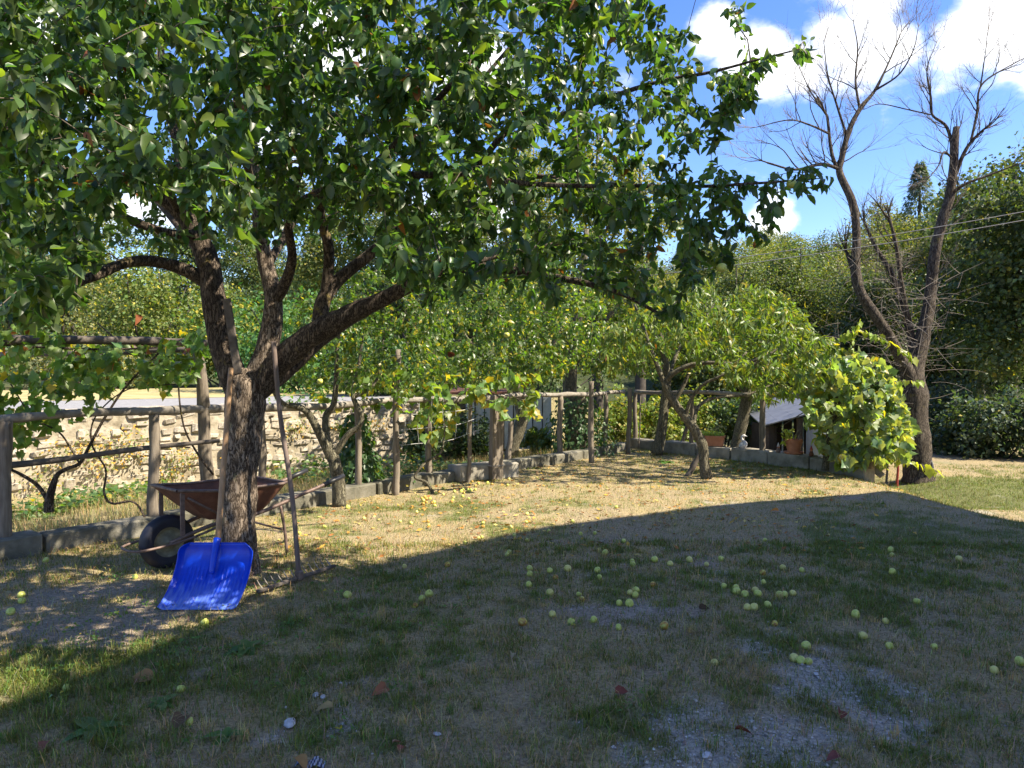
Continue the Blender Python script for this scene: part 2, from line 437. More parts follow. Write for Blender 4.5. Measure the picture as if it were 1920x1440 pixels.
def hgt(x, y):
    x = np.asarray(x, float); y = np.asarray(y, float)
    z = 0.05 * (fbm(x * .9, y * .9, 3, 3) - .5) + 0.018 * (fbm(x * 6, y * 6, 5, 3) - .5)
    z = z + 0.06 * np.exp(-((x + 2.0) ** 2 + (y - 5.4) ** 2) / .5)                      # swell at the foot of the apple tree
    z = z - 0.24 * ss(.3, 2.4, kerb_s(x, y)) * (1 - ss(0, 2, x - 3))
    z = z - 0.42 * ss(4.7, 6.6, x) * ss(6.0, 9.3, y)
    z = z - 0.2 * ss(.3, 2.0, kerb_r(x, y)) * ss(10.0, 11.5, y) * (1 - ss(6.5, 8, x))
    s2 = wall_s(x, y)
    up = .92 + .02 * np.clip(s2 - 5, 0, 30)
    z = z + (up - z) * ss(.0, .3, s2) * (1 - ss(1.0, 4.0, x))
    a = y + .85 * np.maximum(x - 5, 0)
    hill = 6.6 * ss(20, 78, a) * (.25 + .75 * ss(-25, 25, x)) + 9.0 * ss(95, 260, a)* (.3 + .7 * ss(-60, 40, x))
    return z + hill * ss(17, 26, y + .5 * np.maximum(x - 8, 0))

def G(px, py, dz=0.0):
    d = view_dir(px, py); t = -1.5 / min(d[2], -0.01)
    for _ in range(25):
        p = CAM + d * t
        t = t * 0.5 + 0.5 * ((float(hgt(p[0], p[1])) - CAM[2]) / d[2])
    p = CAM + d * t
    return np.array([p[0], p[1], float(hgt(p[0], p[1])) + dz])

def on(x, y, dz=0.0): return np.array([x, y, float(hgt(x, y)) + dz])

def masks(x, y):
    """gravel, lush grass and bare soil amounts of the lawn"""
    n1 = fbm(x * 1.3, y * 1.3, 11, 5); n2 = fbm(x * 2.6, y * 2.6, 23, 4); n3 = fbm(x * .55, y * .55, 31, 3)
    def blob(cx, cy, rx, ry): return np.exp(-(((x - cx) / rx) ** 2 + ((y - cy) / ry) ** 2))
    gw = 1.15 * blob(1.2, 3.15, .8, .75) + 1.0 * blob(2.1, 3.9, .8, .5) + .95 * blob(-.75, 2.95, .55, .4) + .8 * blob(.1, 2.6, .8, .4) + .55 * blob(2.5, 2.8, .8, .8) + .8 * blob(-.45, 3.7, .5, .3) + .9 * blob(7.2, 10.0, 1.6, .5)
    gravel = .8 * ss(.40, .95, gw * .42 + (n1 - .5) * 1.6 + (fbm(x * 7, y * 7, 27, 3) - .5) * 1.1)
    dw = 1.1 * blob(-2.75, 4.9, .75, .5) + 1.0 * blob(-2.3, 4.3, .6, .4) + .7 * blob(4.1, 8.3, .7, 1.0) + .6 * blob(-1.45, 3.6, .35, .3) + .45 * blob(.9, 6.2, 1.2, .8) + .45 * blob(.9, 4.5, 1.4, .6)
    dirt = ss(.45, .75, dw * .7 + (n2 - .5) * 1.6 + (n1 - .5) * .5)
    gr = .25 * blob(-1.6, 3.4, 1.0, .5) + .55 * blob(-.7, 4.4, .7, .5) + .7 * blob(4.6, 6.9, 1.4, 1.1) + .5 * blob(3.0, 6.5, 1, .6) + .4 * blob(2.6, 5.0, 1.2, .7) + .5 * blob(2.9, 3.3, .6, .5) + 3.6 * blob(7.9, 12.1, 2.6, 1.15) + 1.3 * blob(-2.35, 3.75, .45, .6) + .45 * blob(-.2, 3.0, .6, .3) + .35 * blob(-.9, 8.2, 1.5, .8)
    green = .95 * np.clip(ss(.30, .68, gr * .5 + n3 * .3 + (n1 - .5) * .9 + (fbm(x * 6, y * 6, 29, 3) - .5) * .7 + .1), 0, 1)
    return gravel, green, dirt

def axis_coords(lo, a, b, hi, step, growth=1.22):
    mid = list(np.arange(a, b + 1e-6, step)); s = step; up = []; v = b
    while v < hi: s *= growth; v += s; up.append(v)
    s = step; dn = []; v = a
    while v > lo: s *= growth; v -= s; dn.append(v)
    return np.array(dn[::-1] + mid + up)

GX = axis_coords(-320, -5.6, 8.4, 320, .055); GY = axis_coords(-60, 2.0, 12.0, 420, .055, 1.09)
def build_ground():
    X, Y = np.meshgrid(GX, GY); x = X.ravel(); y = Y.ravel(); z = hgt(x, y)
    gravel, green, dirt = masks(x, y)
    fine = (fbm(x * 14, y * 14, 41, 3) - .5)
    near = 1 - ss(14, 22, np.hypot(x, y))
    z = z + near * (gravel * .02 * fine + dirt * .015 * fine)
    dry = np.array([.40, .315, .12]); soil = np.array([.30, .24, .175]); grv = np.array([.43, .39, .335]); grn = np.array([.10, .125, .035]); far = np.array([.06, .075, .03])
    c = np.repeat(dry[None], len(x), 0)
    c = c + (soil - c) * (.35 + .5 * fbm(x * 3, y * 3, 51, 3))[:, None]
    c = c + (grn * 1.15 - c) * (green * .8)[:, None]
    c = c + (soil * 1.05 - c) * dirt[:, None]
    c = c + (grv - c) * gravel[:, None]
    back = ss(.3, .9, kerb_s(x, y)); c = c + (np.array([.26, .22, .11]) - c) * (back * .7)[:, None]
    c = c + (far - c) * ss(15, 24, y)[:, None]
    n = len(GX); m = len(GY)
    i = np.arange((n - 1) * (m - 1)); r = i // (n - 1); q = i % (n - 1); a = r * n + q
    flat = np.stack([a, a + 1, a + n + 1, a + n], 1)
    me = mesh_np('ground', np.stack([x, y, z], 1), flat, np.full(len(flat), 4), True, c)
    m_, N, L, b, out = new_mat('ground_soil')
    at = N.new('ShaderNodeAttribute'); at.attribute_name = 'Col'
    tc = N.new('ShaderNodeTexCoord')
    nz = N.new('ShaderNodeTexNoise'); nz.inputs['Scale'].default_value = 45; nz.inputs['Detail'].default_value = 8; nz.inputs['Roughness'].default_value = .75
    L.new(tc.outputs['Object'], nz.inputs['Vector'])
    mr = N.new('ShaderNodeMapRange'); mr.inputs['From Min'].default_value = .3; mr.inputs['From Max'].default_value = .7; mr.inputs['To Min'].default_value = .35; mr.inputs['To Max'].default_value = 1.55
    L.new(nz.outputs[0], mr.inputs[0])
    mx = N.new('ShaderNodeMixRGB'); mx.blend_type = 'MULTIPLY'; mx.inputs[0].default_value = 1; L.new(at.outputs['Color'], mx.inputs[1]); L.new(mr.outputs[0], mx.inputs[2])
    L.new(mx.outputs[0], b.inputs['Base Color']); b.inputs['Roughness'].default_value = .95; b.inputs['Specular IOR Level'].default_value = .15
    vo = N.new('ShaderNodeTexVoronoi'); vo.inputs['Scale'].default_value = 70; L.new(tc.outputs['Object'], vo.inputs['Vector'])
    ad = N.new('ShaderNodeMath'); ad.operation = 'ADD'; L.new(nz.outputs[0], ad.inputs[0]); L.new(vo.outputs['Distance'], ad.inputs[1])
    bp = N.new('ShaderNodeBump'); bp.inputs['Strength'].default_value = .8; bp.inputs['Distance'].default_value = .015
    L.new(ad.outputs[0], bp.inputs['Height']); L.new(bp.outputs[0], b.inputs['Normal'])
    o = link('ground', me, m_); o['kind'] = 'structure'; o['label'] = 'patchy lawn of dry grass, soil and gravel'
build_ground()

def build_road():
    s = np.linspace(-36, 8.2, 61); V = []; F = []
    for k, q in enumerate(s):
        for w in (1.0, 2.2, 3.6, 5.0):
            p = W0 + WD * q + WN * w; V.append((p[0], p[1], float(hgt(p[0], p[1])) + .03))
    for k in range(60):
        for j in range(3):
            a = k * 4 + j; F.append((a, a + 1, a + 5, a + 4))
    o = MB().add(V, F).build('road', M['asphalt'], smooth=True); o['kind'] = 'structure'; o['label'] = 'grey asphalt road above the stone wall'
    # sunny verge beyond the road
    V = []; F = []
    for k, q in enumerate(s):
        for w in (5.0, 6.5, 8.5, 10.5):
            p = W0 + WD * q + WN * w; V.append((p[0], p[1], float(hgt(p[0], p[1])) + .035))
    for k in range(60):
        for j in range(3):
            a = k * 4 + j; F.append((a, a + 1, a + 5, a + 4))
    vm = mat_noise('verge', [(.3, (.20, .19, .07)), (.5, (.36, .30, .14)), (.7, (.44, .36, .19))], (2, 2, 2), .95, .6, 30, 8, .02)
    o = MB().add(V, F).build('grass_verge', vm, smooth=True); o['kind'] = 'structure'; o['label'] = 'sunlit dry grass verge beyond the road'
build_road()

# ------------------------------------------------------------------ grass
def blades(name, base, length, width, az, lean, colr, detailed, mat, label):
    n = len(base)
    d = np.stack([np.cos(az), np.sin(az), np.zeros(n)], 1); s = np.stack([-np.sin(az), np.cos(az), np.zeros(n)], 1)
    up = np.array([0, 0, 1.0])
    tip = base + d * (np.sin(lean) * length)[:, None] + up * (np.cos(lean) * length)[:, None]
    if detailed:
        l2 = lean * .45
        mid = base + d * (np.sin(l2) * length * .55)[:, None] + up * (np.cos(l2) * length * .55)[:, None]
        w = (s * width[:, None])
        V = np.stack([base - w, base + w, mid + w * .7, mid - w * .7, tip], 1).reshape(-1, 3)
        k = np.arange(n) * 5
        flat = np.stack([k, k + 1, k + 2, k + 3, k + 3, k + 2, k + 4], 1); sizes = np.tile([4, 3], n); per = 5
    else:
        w = s * width[:, None]
        V = np.stack([base - w, base + w, tip], 1).reshape(-1, 3); k = np.arange(n) * 3
        flat = np.stack([k, k + 1, k + 2], 1); sizes = np.full(n, 3); per = 3
    c = np.repeat(colr, per, 0)
    o = link(name, mesh_np(name, V, flat, sizes, True, c), mat); o['kind'] = 'stuff'; o['label'] = label; o['category'] = 'grass'
    return o

SHADOWLESS = None
def lawn_grass():
    r = np.random.default_rng(21)
    def pick(n, y0, y1, per, spread):
        nt_ = n // per
        Y = r.uniform(y0, y1, nt_); X = r.uniform(-.76, .76, nt_) * Y
        X = np.repeat(X, per) + r.normal(0, spread, nt_ * per); Y = np.repeat(Y, per) + r.normal(0, spread, nt_ * per)
        lush = np.repeat(np.clip(r.lognormal(-.05, .42, nt_), .4, 2.4), per); sh = np.repeat(r.uniform(.55, 1.3, nt_), per)
        return X, Y, lush, sh
    for (n, y0, y1, per, det, sp) in ((330000, 2.5, 6.6, 10, True, .02), (340000, 6.4, 15.5, 6, False, .035)):
        x, y, lush, sh = pick(n, y0, y1, per, sp)
        gravel, green, dirt = masks(x, y)
        keep = r.random(len(x)) < np.clip((-.02 + 1.0 * fbm(x * 5, y * 5, 91, 3) ** 1.2 + .65 * green) * (1 - .93 * gravel) * (1 - .82 * dirt), .03, 1)
        keep &= (kerb_s(x, y) < .0) & (kerb_r(x, y) < .0) | (x > 5.2)
        x, y, lush, green, gravel, sh = x[keep], y[keep], lush[keep], green[keep], gravel[keep], sh[keep]
        n = len(x)
        isg = r.random(n) < np.clip(.18 + .68 * fbm(x * 3.5, y * 3.5, 95, 3) * (.5 + sh * .5) + .75 * green, 0, 1)
        far = y / 5.0
        L = np.where(isg, r.uniform(.016, .042, n), r.uniform(.016, .038, n)) * lush * (1 + .25 * (far - 1).clip(0))
        tall = ((x + 1.9) / 1.0) ** 2 + ((y - 3.3) / .75) ** 2 < r.uniform(.2, 1.2, n); L = np.where(tall & isg, L * 1.5, L)
        W = np.where(isg, .0016, .0011) * (.6 + .5 * y / 3.5) * r.uniform(.7, 1.3, n)
        lean = np.where(isg, r.uniform(.2, 1.25, n), r.uniform(.7, 1.56, n)); L = np.where(isg, L, L * r.uniform(.8, 1.9, n))
        g = np.stack([r.uniform(.10, .20, n), r.uniform(.135, .23, n), r.uniform(.022, .05, n)], 1)
        s = np.stack([r.uniform(.40, .60, n), r.uniform(.30, .43, n), r.uniform(.11, .20, n)], 1) * r.uniform(.5, 1.15, n)[:, None]
        c = np.where(isg[:, None], g, s) * sh[:, None]
        base = np.stack([x, y, hgt(x, y) - .003], 1)
        blades('lawn_grass', base, L, W, r.uniform(0, 6.283, n), lean, c, det, M['grass'],
               'short green and straw coloured grass of the near lawn' if det else 'short dry grass of the sunlit lawn under the fence')
    # tall dry grass between kerb and stone wall
    n = 46000
    t = r.uniform(-1, 15, n); s = r.uniform(.25, 4.2, n)
    p = K0[None] + KD[None] * t[:, None] + KN[None] * s[:, None]
    x, y = p[:, 0], p[:, 1]
    k = (wall_s(x, y) < -.05) & (fbm(x * 1.5, y * 1.5, 61, 3) > r.uniform(.25, .6, n)); x, y = x[k], y[k]; n = len(x)
    isg = r.random(n) < .28
    g = np.stack([r.uniform(.07, .13, n), r.uniform(.11, .18, n), r.uniform(.02, .05, n)], 1)
    st = np.stack([r.uniform(.32, .50, n), r.uniform(.26, .39, n), r.uniform(.12, .2, n)], 1)
    blades('dry_grass', np.stack([x, y, hgt(x, y)], 1), r.uniform(.06, .26, n), np.full(n, .0032), r.uniform(0, 6.28, n), r.uniform(.1, .9, n), np.where(isg[:, None], g, st), False, M['grass'], 'tall dry grass between the kerb and the stone wall')
lawn_grass()

def tufts():
    """taller tufts and loose straw lying on the near lawn"""
    r = np.random.default_rng(88)
    n = 150; Y = r.uniform(2.7, 6.0, n); X = r.uniform(-.72, .70, n) * Y
    X[:70] = r.uniform(-2.6, -.2, 70); Y[:70] = r.uniform(2.8, 4.6, 70)
    g_, gr, d_ = masks(X, Y); k = (d_ < .6); X, Y = X[k], Y[k]; n = len(X)
    per = 26; c = np.repeat(r.random(n) < .72, per); h = np.repeat(r.uniform(.03, .085, n), per)
    x = np.repeat(X, per) + r.normal(0, .016, n * per); y = np.repeat(Y, per) + r.normal(0, .016, n * per); m = n * per
    g = np.stack([r.uniform(.07, .15, m), r.uniform(.12, .21, m), r.uniform(.02, .04, m)], 1); s = np.stack([r.uniform(.40, .60, m), r.uniform(.31, .44, m), r.uniform(.13, .22, m)], 1)
    blades('grass_tufts', np.stack([x, y, hgt(x, y) - .003], 1), h * r.uniform(.5, 1.15, m), np.full(m, .0019), r.uniform(0, 6.28, m), r.uniform(.1, 1.2, m), np.where((c & (r.random(m) < .85))[:, None], g, s), True, M['grass'], 'taller grass tufts standing in the near lawn')
    m = 5200; Y = r.uniform(2.6, 7.5, m); X = r.uniform(-.74, .74, m) * Y
    s = np.stack([r.uniform(.34, .62, m), r.uniform(.27, .48, m), r.uniform(.13, .28, m)], 1) * r.uniform(.35, 1.1, m)[:, None]
    blades('straw', np.stack([X, Y, hgt(X, Y) + .008], 1), r.uniform(.05, .13, m), np.full(m, .0014), r.uniform(0, 6.28, m), r.uniform(1.35, 1.56, m), s, True, M['grass'], 'loose dry straw lying on the near lawn')
tufts()

# ------------------------------------------------------------------ leaf templates
def tmpl(rows, closed=True):
    """leaf blade from half widths along its length: a strip of three columns folded on the midrib"""
    V = [(0, 0)]; F = []
    for u, w in rows: V += [(u, -w), (u, 0), (u, w)]
    V.append((1, 0)); n = len(rows)
    F += [(0, 2, 1), (0, 3, 2)]
    for i in range(n - 1):
        a = 1 + 3 * i; b = a + 3
        F += [(a, a + 1, b + 1, b), (a + 1, a + 2, b + 2, b + 1)]
    a = 1 + 3 * (n - 1); e = len(V) - 1
    F += [(a, a + 1, e), (a + 1, a + 2, e)]
    return np.array(V, float), F
T_APPLE = tmpl([(.16, .26), (.42, .36), (.74, .24)])
T_PEACH = tmpl([(.25, .13), (.6, .12)])
T_SMALL = (np.array([(0, 0), (.45, -.34), (.5, 0), (.45, .34), (1, 0)], float), [(0, 2, 1), (0, 3, 2), (1, 2, 4), (2, 3, 4)])
T_DIAM = (np.array([(0, 0), (.5, -.38), (1, 0), (.5, .38)], float), [(0, 3, 2, 1)])
_vp = [(0.06, 0), (-.10, .26), (.08, .52), (.30, .44), (.42, .58), (.62, .40), (.70, .26), (1.0, 0), (.70, -.26), (.62, -.40), (.42, -.58), (.30, -.44), (.08, -.52), (-.10, -.26)]
T_VINE = (np.array([(.38, 0)] + _vp, float), [(0, i + 1, (i + 1) % 14 + 1) for i in range(14)][::1])

def leaf_geo(T, B, A, Nn, Ls, Ws, fold, curl):
    tv, tf = T; n = len(B); k = len(tv)
    A = unit(A); S = unit(np.cross(Nn, A)); N2 = np.cross(A, S)
    u = tv[:, 0][None, :, None]; v = tv[:, 1][None, :, None]
    L = Ls[:, None, None]; W = Ws[:, None, None]
    h = fold[:, None, None] * np.abs(v) * W - curl[:, None, None] * u * u * L
    V = B[:, None, :] + A[:, None, :] * (u * L) + S[:, None, :] * (v * W) + N2[:, None, :] * h
    V = V.reshape(-1, 3)
    fl = np.array([i for q in tf for i in q]); sz = np.array([len(q) for q in tf])
    flat = (np.arange(n)[:, None] * k + fl[None]).ravel()
    return V, flat, np.tile(sz, n), k

def leaf_obj(name, T, B, A, Nn, Ls, Ws, fold, curl, colr, mat, parent=None, smooth=True):
    V, flat, sizes, k = leaf_geo(T, B, A, Nn, Ls, Ws, fold, curl)
    return link(name, mesh_np(name, V, flat, sizes, smooth, np.repeat(colr, k, 0)), mat, parent)

def tint(r, n, base, var=.22, yellow=0.0, ycol=(.30, .26, .03), brown=0.0):
    c = np.array(base)[None] * r.uniform(1 - var, 1 + var, n)[:, None]
    c[:, 0] *= r.uniform(.8, 1.25, n)
    if yellow:
        k = r.random(n) < yellow; c[k] = np.array(ycol) * r.uniform(.7, 1.1, k.sum())[:, None]
    if brown:
        k = r.random(n) < brown; c[k] = np.array((.17, .065, .025)) * r.uniform(.6, 1.2, k.sum())[:, None]
    return c

def litter():
    r = np.random.default_rng(33)
    # fallen leaves in the orchard part, too many to count
    n = 5200
    Y = r.uniform(6.0, 14.5, n); X = r.uniform(-.35, .50, n) * Y + r.normal(0, .6, n)
    k = (kerb_s(X, Y) < -.02) & (kerb_r(X, Y) < -.05) & (fbm(X * 1.1, Y * 1.1, 77, 3) * 1.3 + .05 * Y > r.uniform(.55, 1.5, n))
    X, Y = X[k], Y[k]; n = len(X)
    az = r.uniform(0, 6.28, n); A = np.stack([np.cos(az), np.sin(az), r.uniform(-.2, .35, n)], 1)
    N2 = np.stack([r.normal(0, .35, n), r.normal(0, .35, n), np.ones(n)], 1)
    pal = np.array([(.46, .30, .06), (.40, .20, .05), (.30, .13, .04), (.50, .40, .13), (.24, .14, .07)])
    c = pal[r.integers(0, 5, n)] * r.uniform(.7, 1.15, n)[:, None]
    L = r.uniform(.035, .075, n)
    o = leaf_obj('leaf_litter', T_SMALL, np.stack([X, Y, hgt(X, Y) + .012], 1), A, N2, L, L * .8, r.uniform(-.2, .5, n), r.uniform(-.3, .4, n), c, M['leaf_dry'])
    o['kind'] = 'stuff'; o['label'] = 'yellow and brown leaf litter on the sunlit lawn'; o['category'] = 'leaf litter'
    # pebbles of the gravel patches
    n = 52000
    Y = r.uniform(2.5, 6.5, n); X = r.uniform(-.74, .74, n) * Y
    gr, gn, di = masks(X, Y); k = r.random(n) < gr * .8 + di * .025; X, Y = X[k], Y[k]; n = len(X)
    s = np.abs(r.normal(.003, .0026, n)) + .0018
    oc = np.array([(1, 0, 0), (0, 1, 0), (-1, 0, 0), (0, -1, 0), (0, 0, .75), (0, 0, -.6)], float)
    of = [(0, 1, 4), (1, 2, 4), (2, 3, 4), (3, 0, 4)]
    a = r.uniform(0, 6.28, n); ca, sa = np.cos(a), np.sin(a)
    v = oc[None] * s[:, None, None] * r.uniform(.6, 1.4, (n, 6, 1)); st = r.uniform(.6, 1.3, n)
    vx = v[:, :, 0] * ca[:, None] - v[:, :, 1] * sa[:, None] * st[:, None]; vy = v[:, :, 0] * sa[:, None] + v[:, :, 1] * ca[:, None] * st[:, None]
    V = np.stack([vx + X[:, None], vy + Y[:, None], v[:, :, 2] + hgt(X, Y)[:, None] + .004], 2).reshape(-1, 3)
    flat = (np.arange(n)[:, None] * 6 + np.array([i for q in of for i in q])[None]).ravel()
    c = np.array((.42, .39, .35))[None] * r.uniform(.4, 1.35, n)[:, None] * np.stack([r.uniform(.95, 1.08, n), np.ones(n), r.uniform(.92, 1.05, n)], 1)
    o = link('gravel', mesh_np('gravel', V, flat, np.full(n * 4, 3), False, np.repeat(c, 6, 0)), M['pebble'])
    o['kind'] = 'stuff'; o['label'] = 'small grey gravel in the bare patches of the lawn'; o['category'] = 'gravel'
litter()

def weed_patch(name, label, cen, n, spread, hmax, lsize, base, seed, T=T_APPLE, wr=1.0, cat='weeds'):
    """broad-leaved ground cover: a cloud of leaves on thin stems, one mass"""
    r = np.random.default_rng(seed); cen = np.asarray(cen, float)
    k = r.integers(0, len(cen), n); x = cen[k, 0] + r.normal(0, spread, n); y = cen[k, 1] + r.normal(0, spread, n)
    z = hgt(x, y) + hmax * r.beta(1.4, 1.8, n) * (cen[k, 2] if cen.shape[1] > 2 else 1)
    az = r.uniform(0, 6.28, n); A = np.stack([np.cos(az), np.sin(az), r.uniform(-.6, .5, n)], 1)
    N2 = np.stack([r.normal(.15, .45, n), r.normal(-.15, .45, n), np.ones(n)], 1)
    L = lsize * r.uniform(.6, 1.3, n)
    o = leaf_obj(name, T, np.stack([x, y, z], 1), A, N2, L, L * wr, r.uniform(0, .5, n), r.uniform(.1, .5, n), tint(r, n, base, .3, .05), M['leaf_vine'])
    o['kind'] = 'stuff'; o['label'] = label; o['category'] = cat
    return o

def weeds():
    r = np.random.default_rng(5)
    c = []
    for px, py, h in ((40, 975, .7), (90, 965, .8), (140, 955, 1), (190, 945, .8), (240, 940, .8), (300, 925, .5), (520, 890, .9), (560, 880, 1.2), (590, 890, 1.1), (600, 870, 1), (545, 905, .8), (580, 905, .7)):
        p = G(px, py); c.append((p[0], p[1], h))
    weed_patch('ground_cover', 'leafy green ground cover along the left kerb', c, 1500, .17, .34, .075, (.07, .135, .035), 51)
    c = []
    for px, py, h in ((690, 905, 1), (715, 915, 1), (765, 900, 1), (790, 895, .9), (830, 890, .5), (870, 888, .35), (900, 880, .3), (655, 895, 1.1), (640, 900, .8)):
        p = G(px, py); c.append((p[0], p[1] + .15, h))
    weed_patch('ground_cover', 'dark leafy creeper around the foot of the vine stake', c, 1500, .16, .42, .065, (.05, .10, .03), 52)
    # small clover like weeds in the lawn
    n = 110; Y = r.uniform(3.0, 6.5, n); X = r.uniform(-.66, -.05, n) * Y + r.uniform(0, 1.2, n)
    X[:45] = r.uniform(-3.0, -.9, 45); Y[:45] = r.uniform(3.6, 5.6, 45)
    weed_patch('lawn_weeds', 'small broad-leaved weeds scattered in the near lawn', np.stack([X, Y, np.full(n, 1)], 1), 1700, .035, .05, .022, (.085, .16, .035), 53, T_SMALL, 1.1)
    # dock rosettes
    def rosette(px, py, n, L, label):
        p = G(px, py); az = np.linspace(0, 6.28, n, endpoint=False) + r.uniform(-.3, .3, n)
        A = np.stack([np.cos(az), np.sin(az), r.uniform(.2, .6, n)], 1); N2 = np.stack([-np.cos(az) * .3, -np.sin(az) * .3, np.ones(n)], 1)
        Ls = L * r.uniform(.7, 1.2, n)
        t = thing('dock_plant', label, 'weed', p)
        for i in range(n):
            leaf_obj('leaf', T_APPLE, (p + [0, 0, .01])[None], A[i:i + 1], N2[i:i + 1], Ls[i:i + 1], Ls[i:i + 1] * .75, np.array([.25]), np.array([r.uniform(.3, .7)]), tint(r, 1, (.07, .15, .03)), M['leaf_vine'], t)
    rosette(465, 1218, 8, .12, 'broad-leaved dock plant in the lawn below the blue shovel')
    rosette(175, 1375, 9, .13, 'long-leaved weed rosette in the front left corner of the lawn')
    rosette(300, 1325, 7, .10, 'low leafy weed beside the apple in the near left lawn')
    rosette(425, 1385, 6, .08, 'dark flat weed rosette beside the bare gravel patch')
    rosette(1250, 868, 7, .2, 'low squash plant leafing under the right-hand kerb')
weeds()

# ------------------------------------------------------------------ the house whose shadow lies across the lawn (beside and behind the camera)
def house():
    XG = 7.6
    k = 1.0 / math.tan(SUN_EL)
    def edge(sx, sy):
        t = (XG - sx) / SUN_H[0]
        return (sy + SUN_H[1] * t, t / k)
    prof = [edge(4.75, 9.35), edge(2.1, 8.3), edge(.35, 7.25), edge(-1.15, 5.75), edge(-1.75, 4.55), edge(-2.35, 3.2)]
    ridge = prof[-1]
    left = [(2 * ridge[0] - y, z) for y, z in prof[:-1]][::-1]
    full = prof + left
    t = thing('house', 'tall rendered house with a wide gable beside the lawn', 'house', (XG + 5, ridge[0], 0))
    x0, x1 = XG + .35, XG + 10.5
    wall = [(y, z - .25) for y, z in full]
    V = []; F = []
    ys = [wall[0][0] - .25] + [y for y, z in wall[1:-1]] + [wall[-1][0] + .25]
    zs = [z for y, z in wall]
    n = len(ys)
    for x in (x0, x1):
        V += [(x, y, -.6) for y in ys] + [(x, y, z) for y, z in zip(ys, zs)]
    for o in (0, 2 * n):
        for i in range(n - 1): F.append((o + i, o + i + 1, o + n + i + 1, o + n + i))
    for i in (0, n - 1): F.append((i, n + i, 3 * n + i, 2 * n + i))
    MB().add(V, F).build('wall', M['plaster'], t)
    V = []; F = []
    n = len(full)
    for x in (XG, XG + 10.9):
        V += [(x, y, z - .18) for y, z in full] + [(x, y, z) for y, z in full]
    for i in range(n - 1):
        F += [(n + i, n + i + 1, 3 * n + i + 1, 3 * n + i), (i, i + 1, 2 * n + i + 1, 2 * n + i)]
        for o in (0, 2 * n): F.append((o + i, o + i + 1, o + n + i + 1, o + n + i))
    for i in (0, n - 1): F.append((i, n + i, 3 * n + i, 2 * n + i))
    MB().add(V, F).build('roof', M['roof_tile'], t)
    for wy in (-4.5, -1.5, 1.8, 4.6):
        for wz in (1.4, 4.2):
            if wz > 4 and wy > 4: continue
            w = MB().box((x0 - .02, wy, wz), (.08, 1.1, 1.4), None, .02).build('window', M['wood_dark'], t)
            MB().box((x0 - .07, wy, wz), (.02, .9, 1.2)).build('pane', M['black_grip'], w)
house()

# ------------------------------------------------------------------ concrete kerbs
def kerb(name, label, A, B, z0, w, n, nrm, seg, gaps=()):
    r = np.random.default_rng(n + 3)
    D = (B - A); Ln = np.linalg.norm(D); D = D / Ln
    t = thing(name, label, 'kerb', (A[0], A[1], 0))
    edges = np.linspace(0, Ln, seg + 1) + np.r_[0, r.uniform(-.12, .12, seg - 1), 0]
    for i in range(seg):
        if i in gaps: continue
        a, b = edges[i] + .012, edges[i + 1] - .012
        c = A + D * (a + b) / 2 + nrm * (w / 2 + r.uniform(-.015, .015)); km = M['concrete_moss_shade'] if n == 1 else M['concrete']
        z1 = z0 + r.uniform(-.018, .018); R = basis((D[0], D[1], r.uniform(-.012, .012)), (nrm[0], nrm[1], 0), (0, 0, 1))
        MB().box((c[0], c[1], z1 - .3), (b - a, w, .6), R, .018, .006).build('block', km, t)
    return t
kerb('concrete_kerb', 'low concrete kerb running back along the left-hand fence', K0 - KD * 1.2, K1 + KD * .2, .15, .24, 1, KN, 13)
kerb('concrete_kerb', 'low shaded concrete kerb carrying the flowerpots', C0, C1, .20, .30, 2, CN, 6)
# stepped slab beside the square post
p = G(905, 902)
tag(MB().box((p[0], p[1] + .25, .11), (.95, .42, .22), basis((.85, .52, 0), (-.52, .85, 0), (0, 0, 1)), .02, .01).build('stone_slab', M['concrete'], loc=(p[0], p[1] + .25, 0)), 'pale concrete slab lying behind the big square post', 'slab')

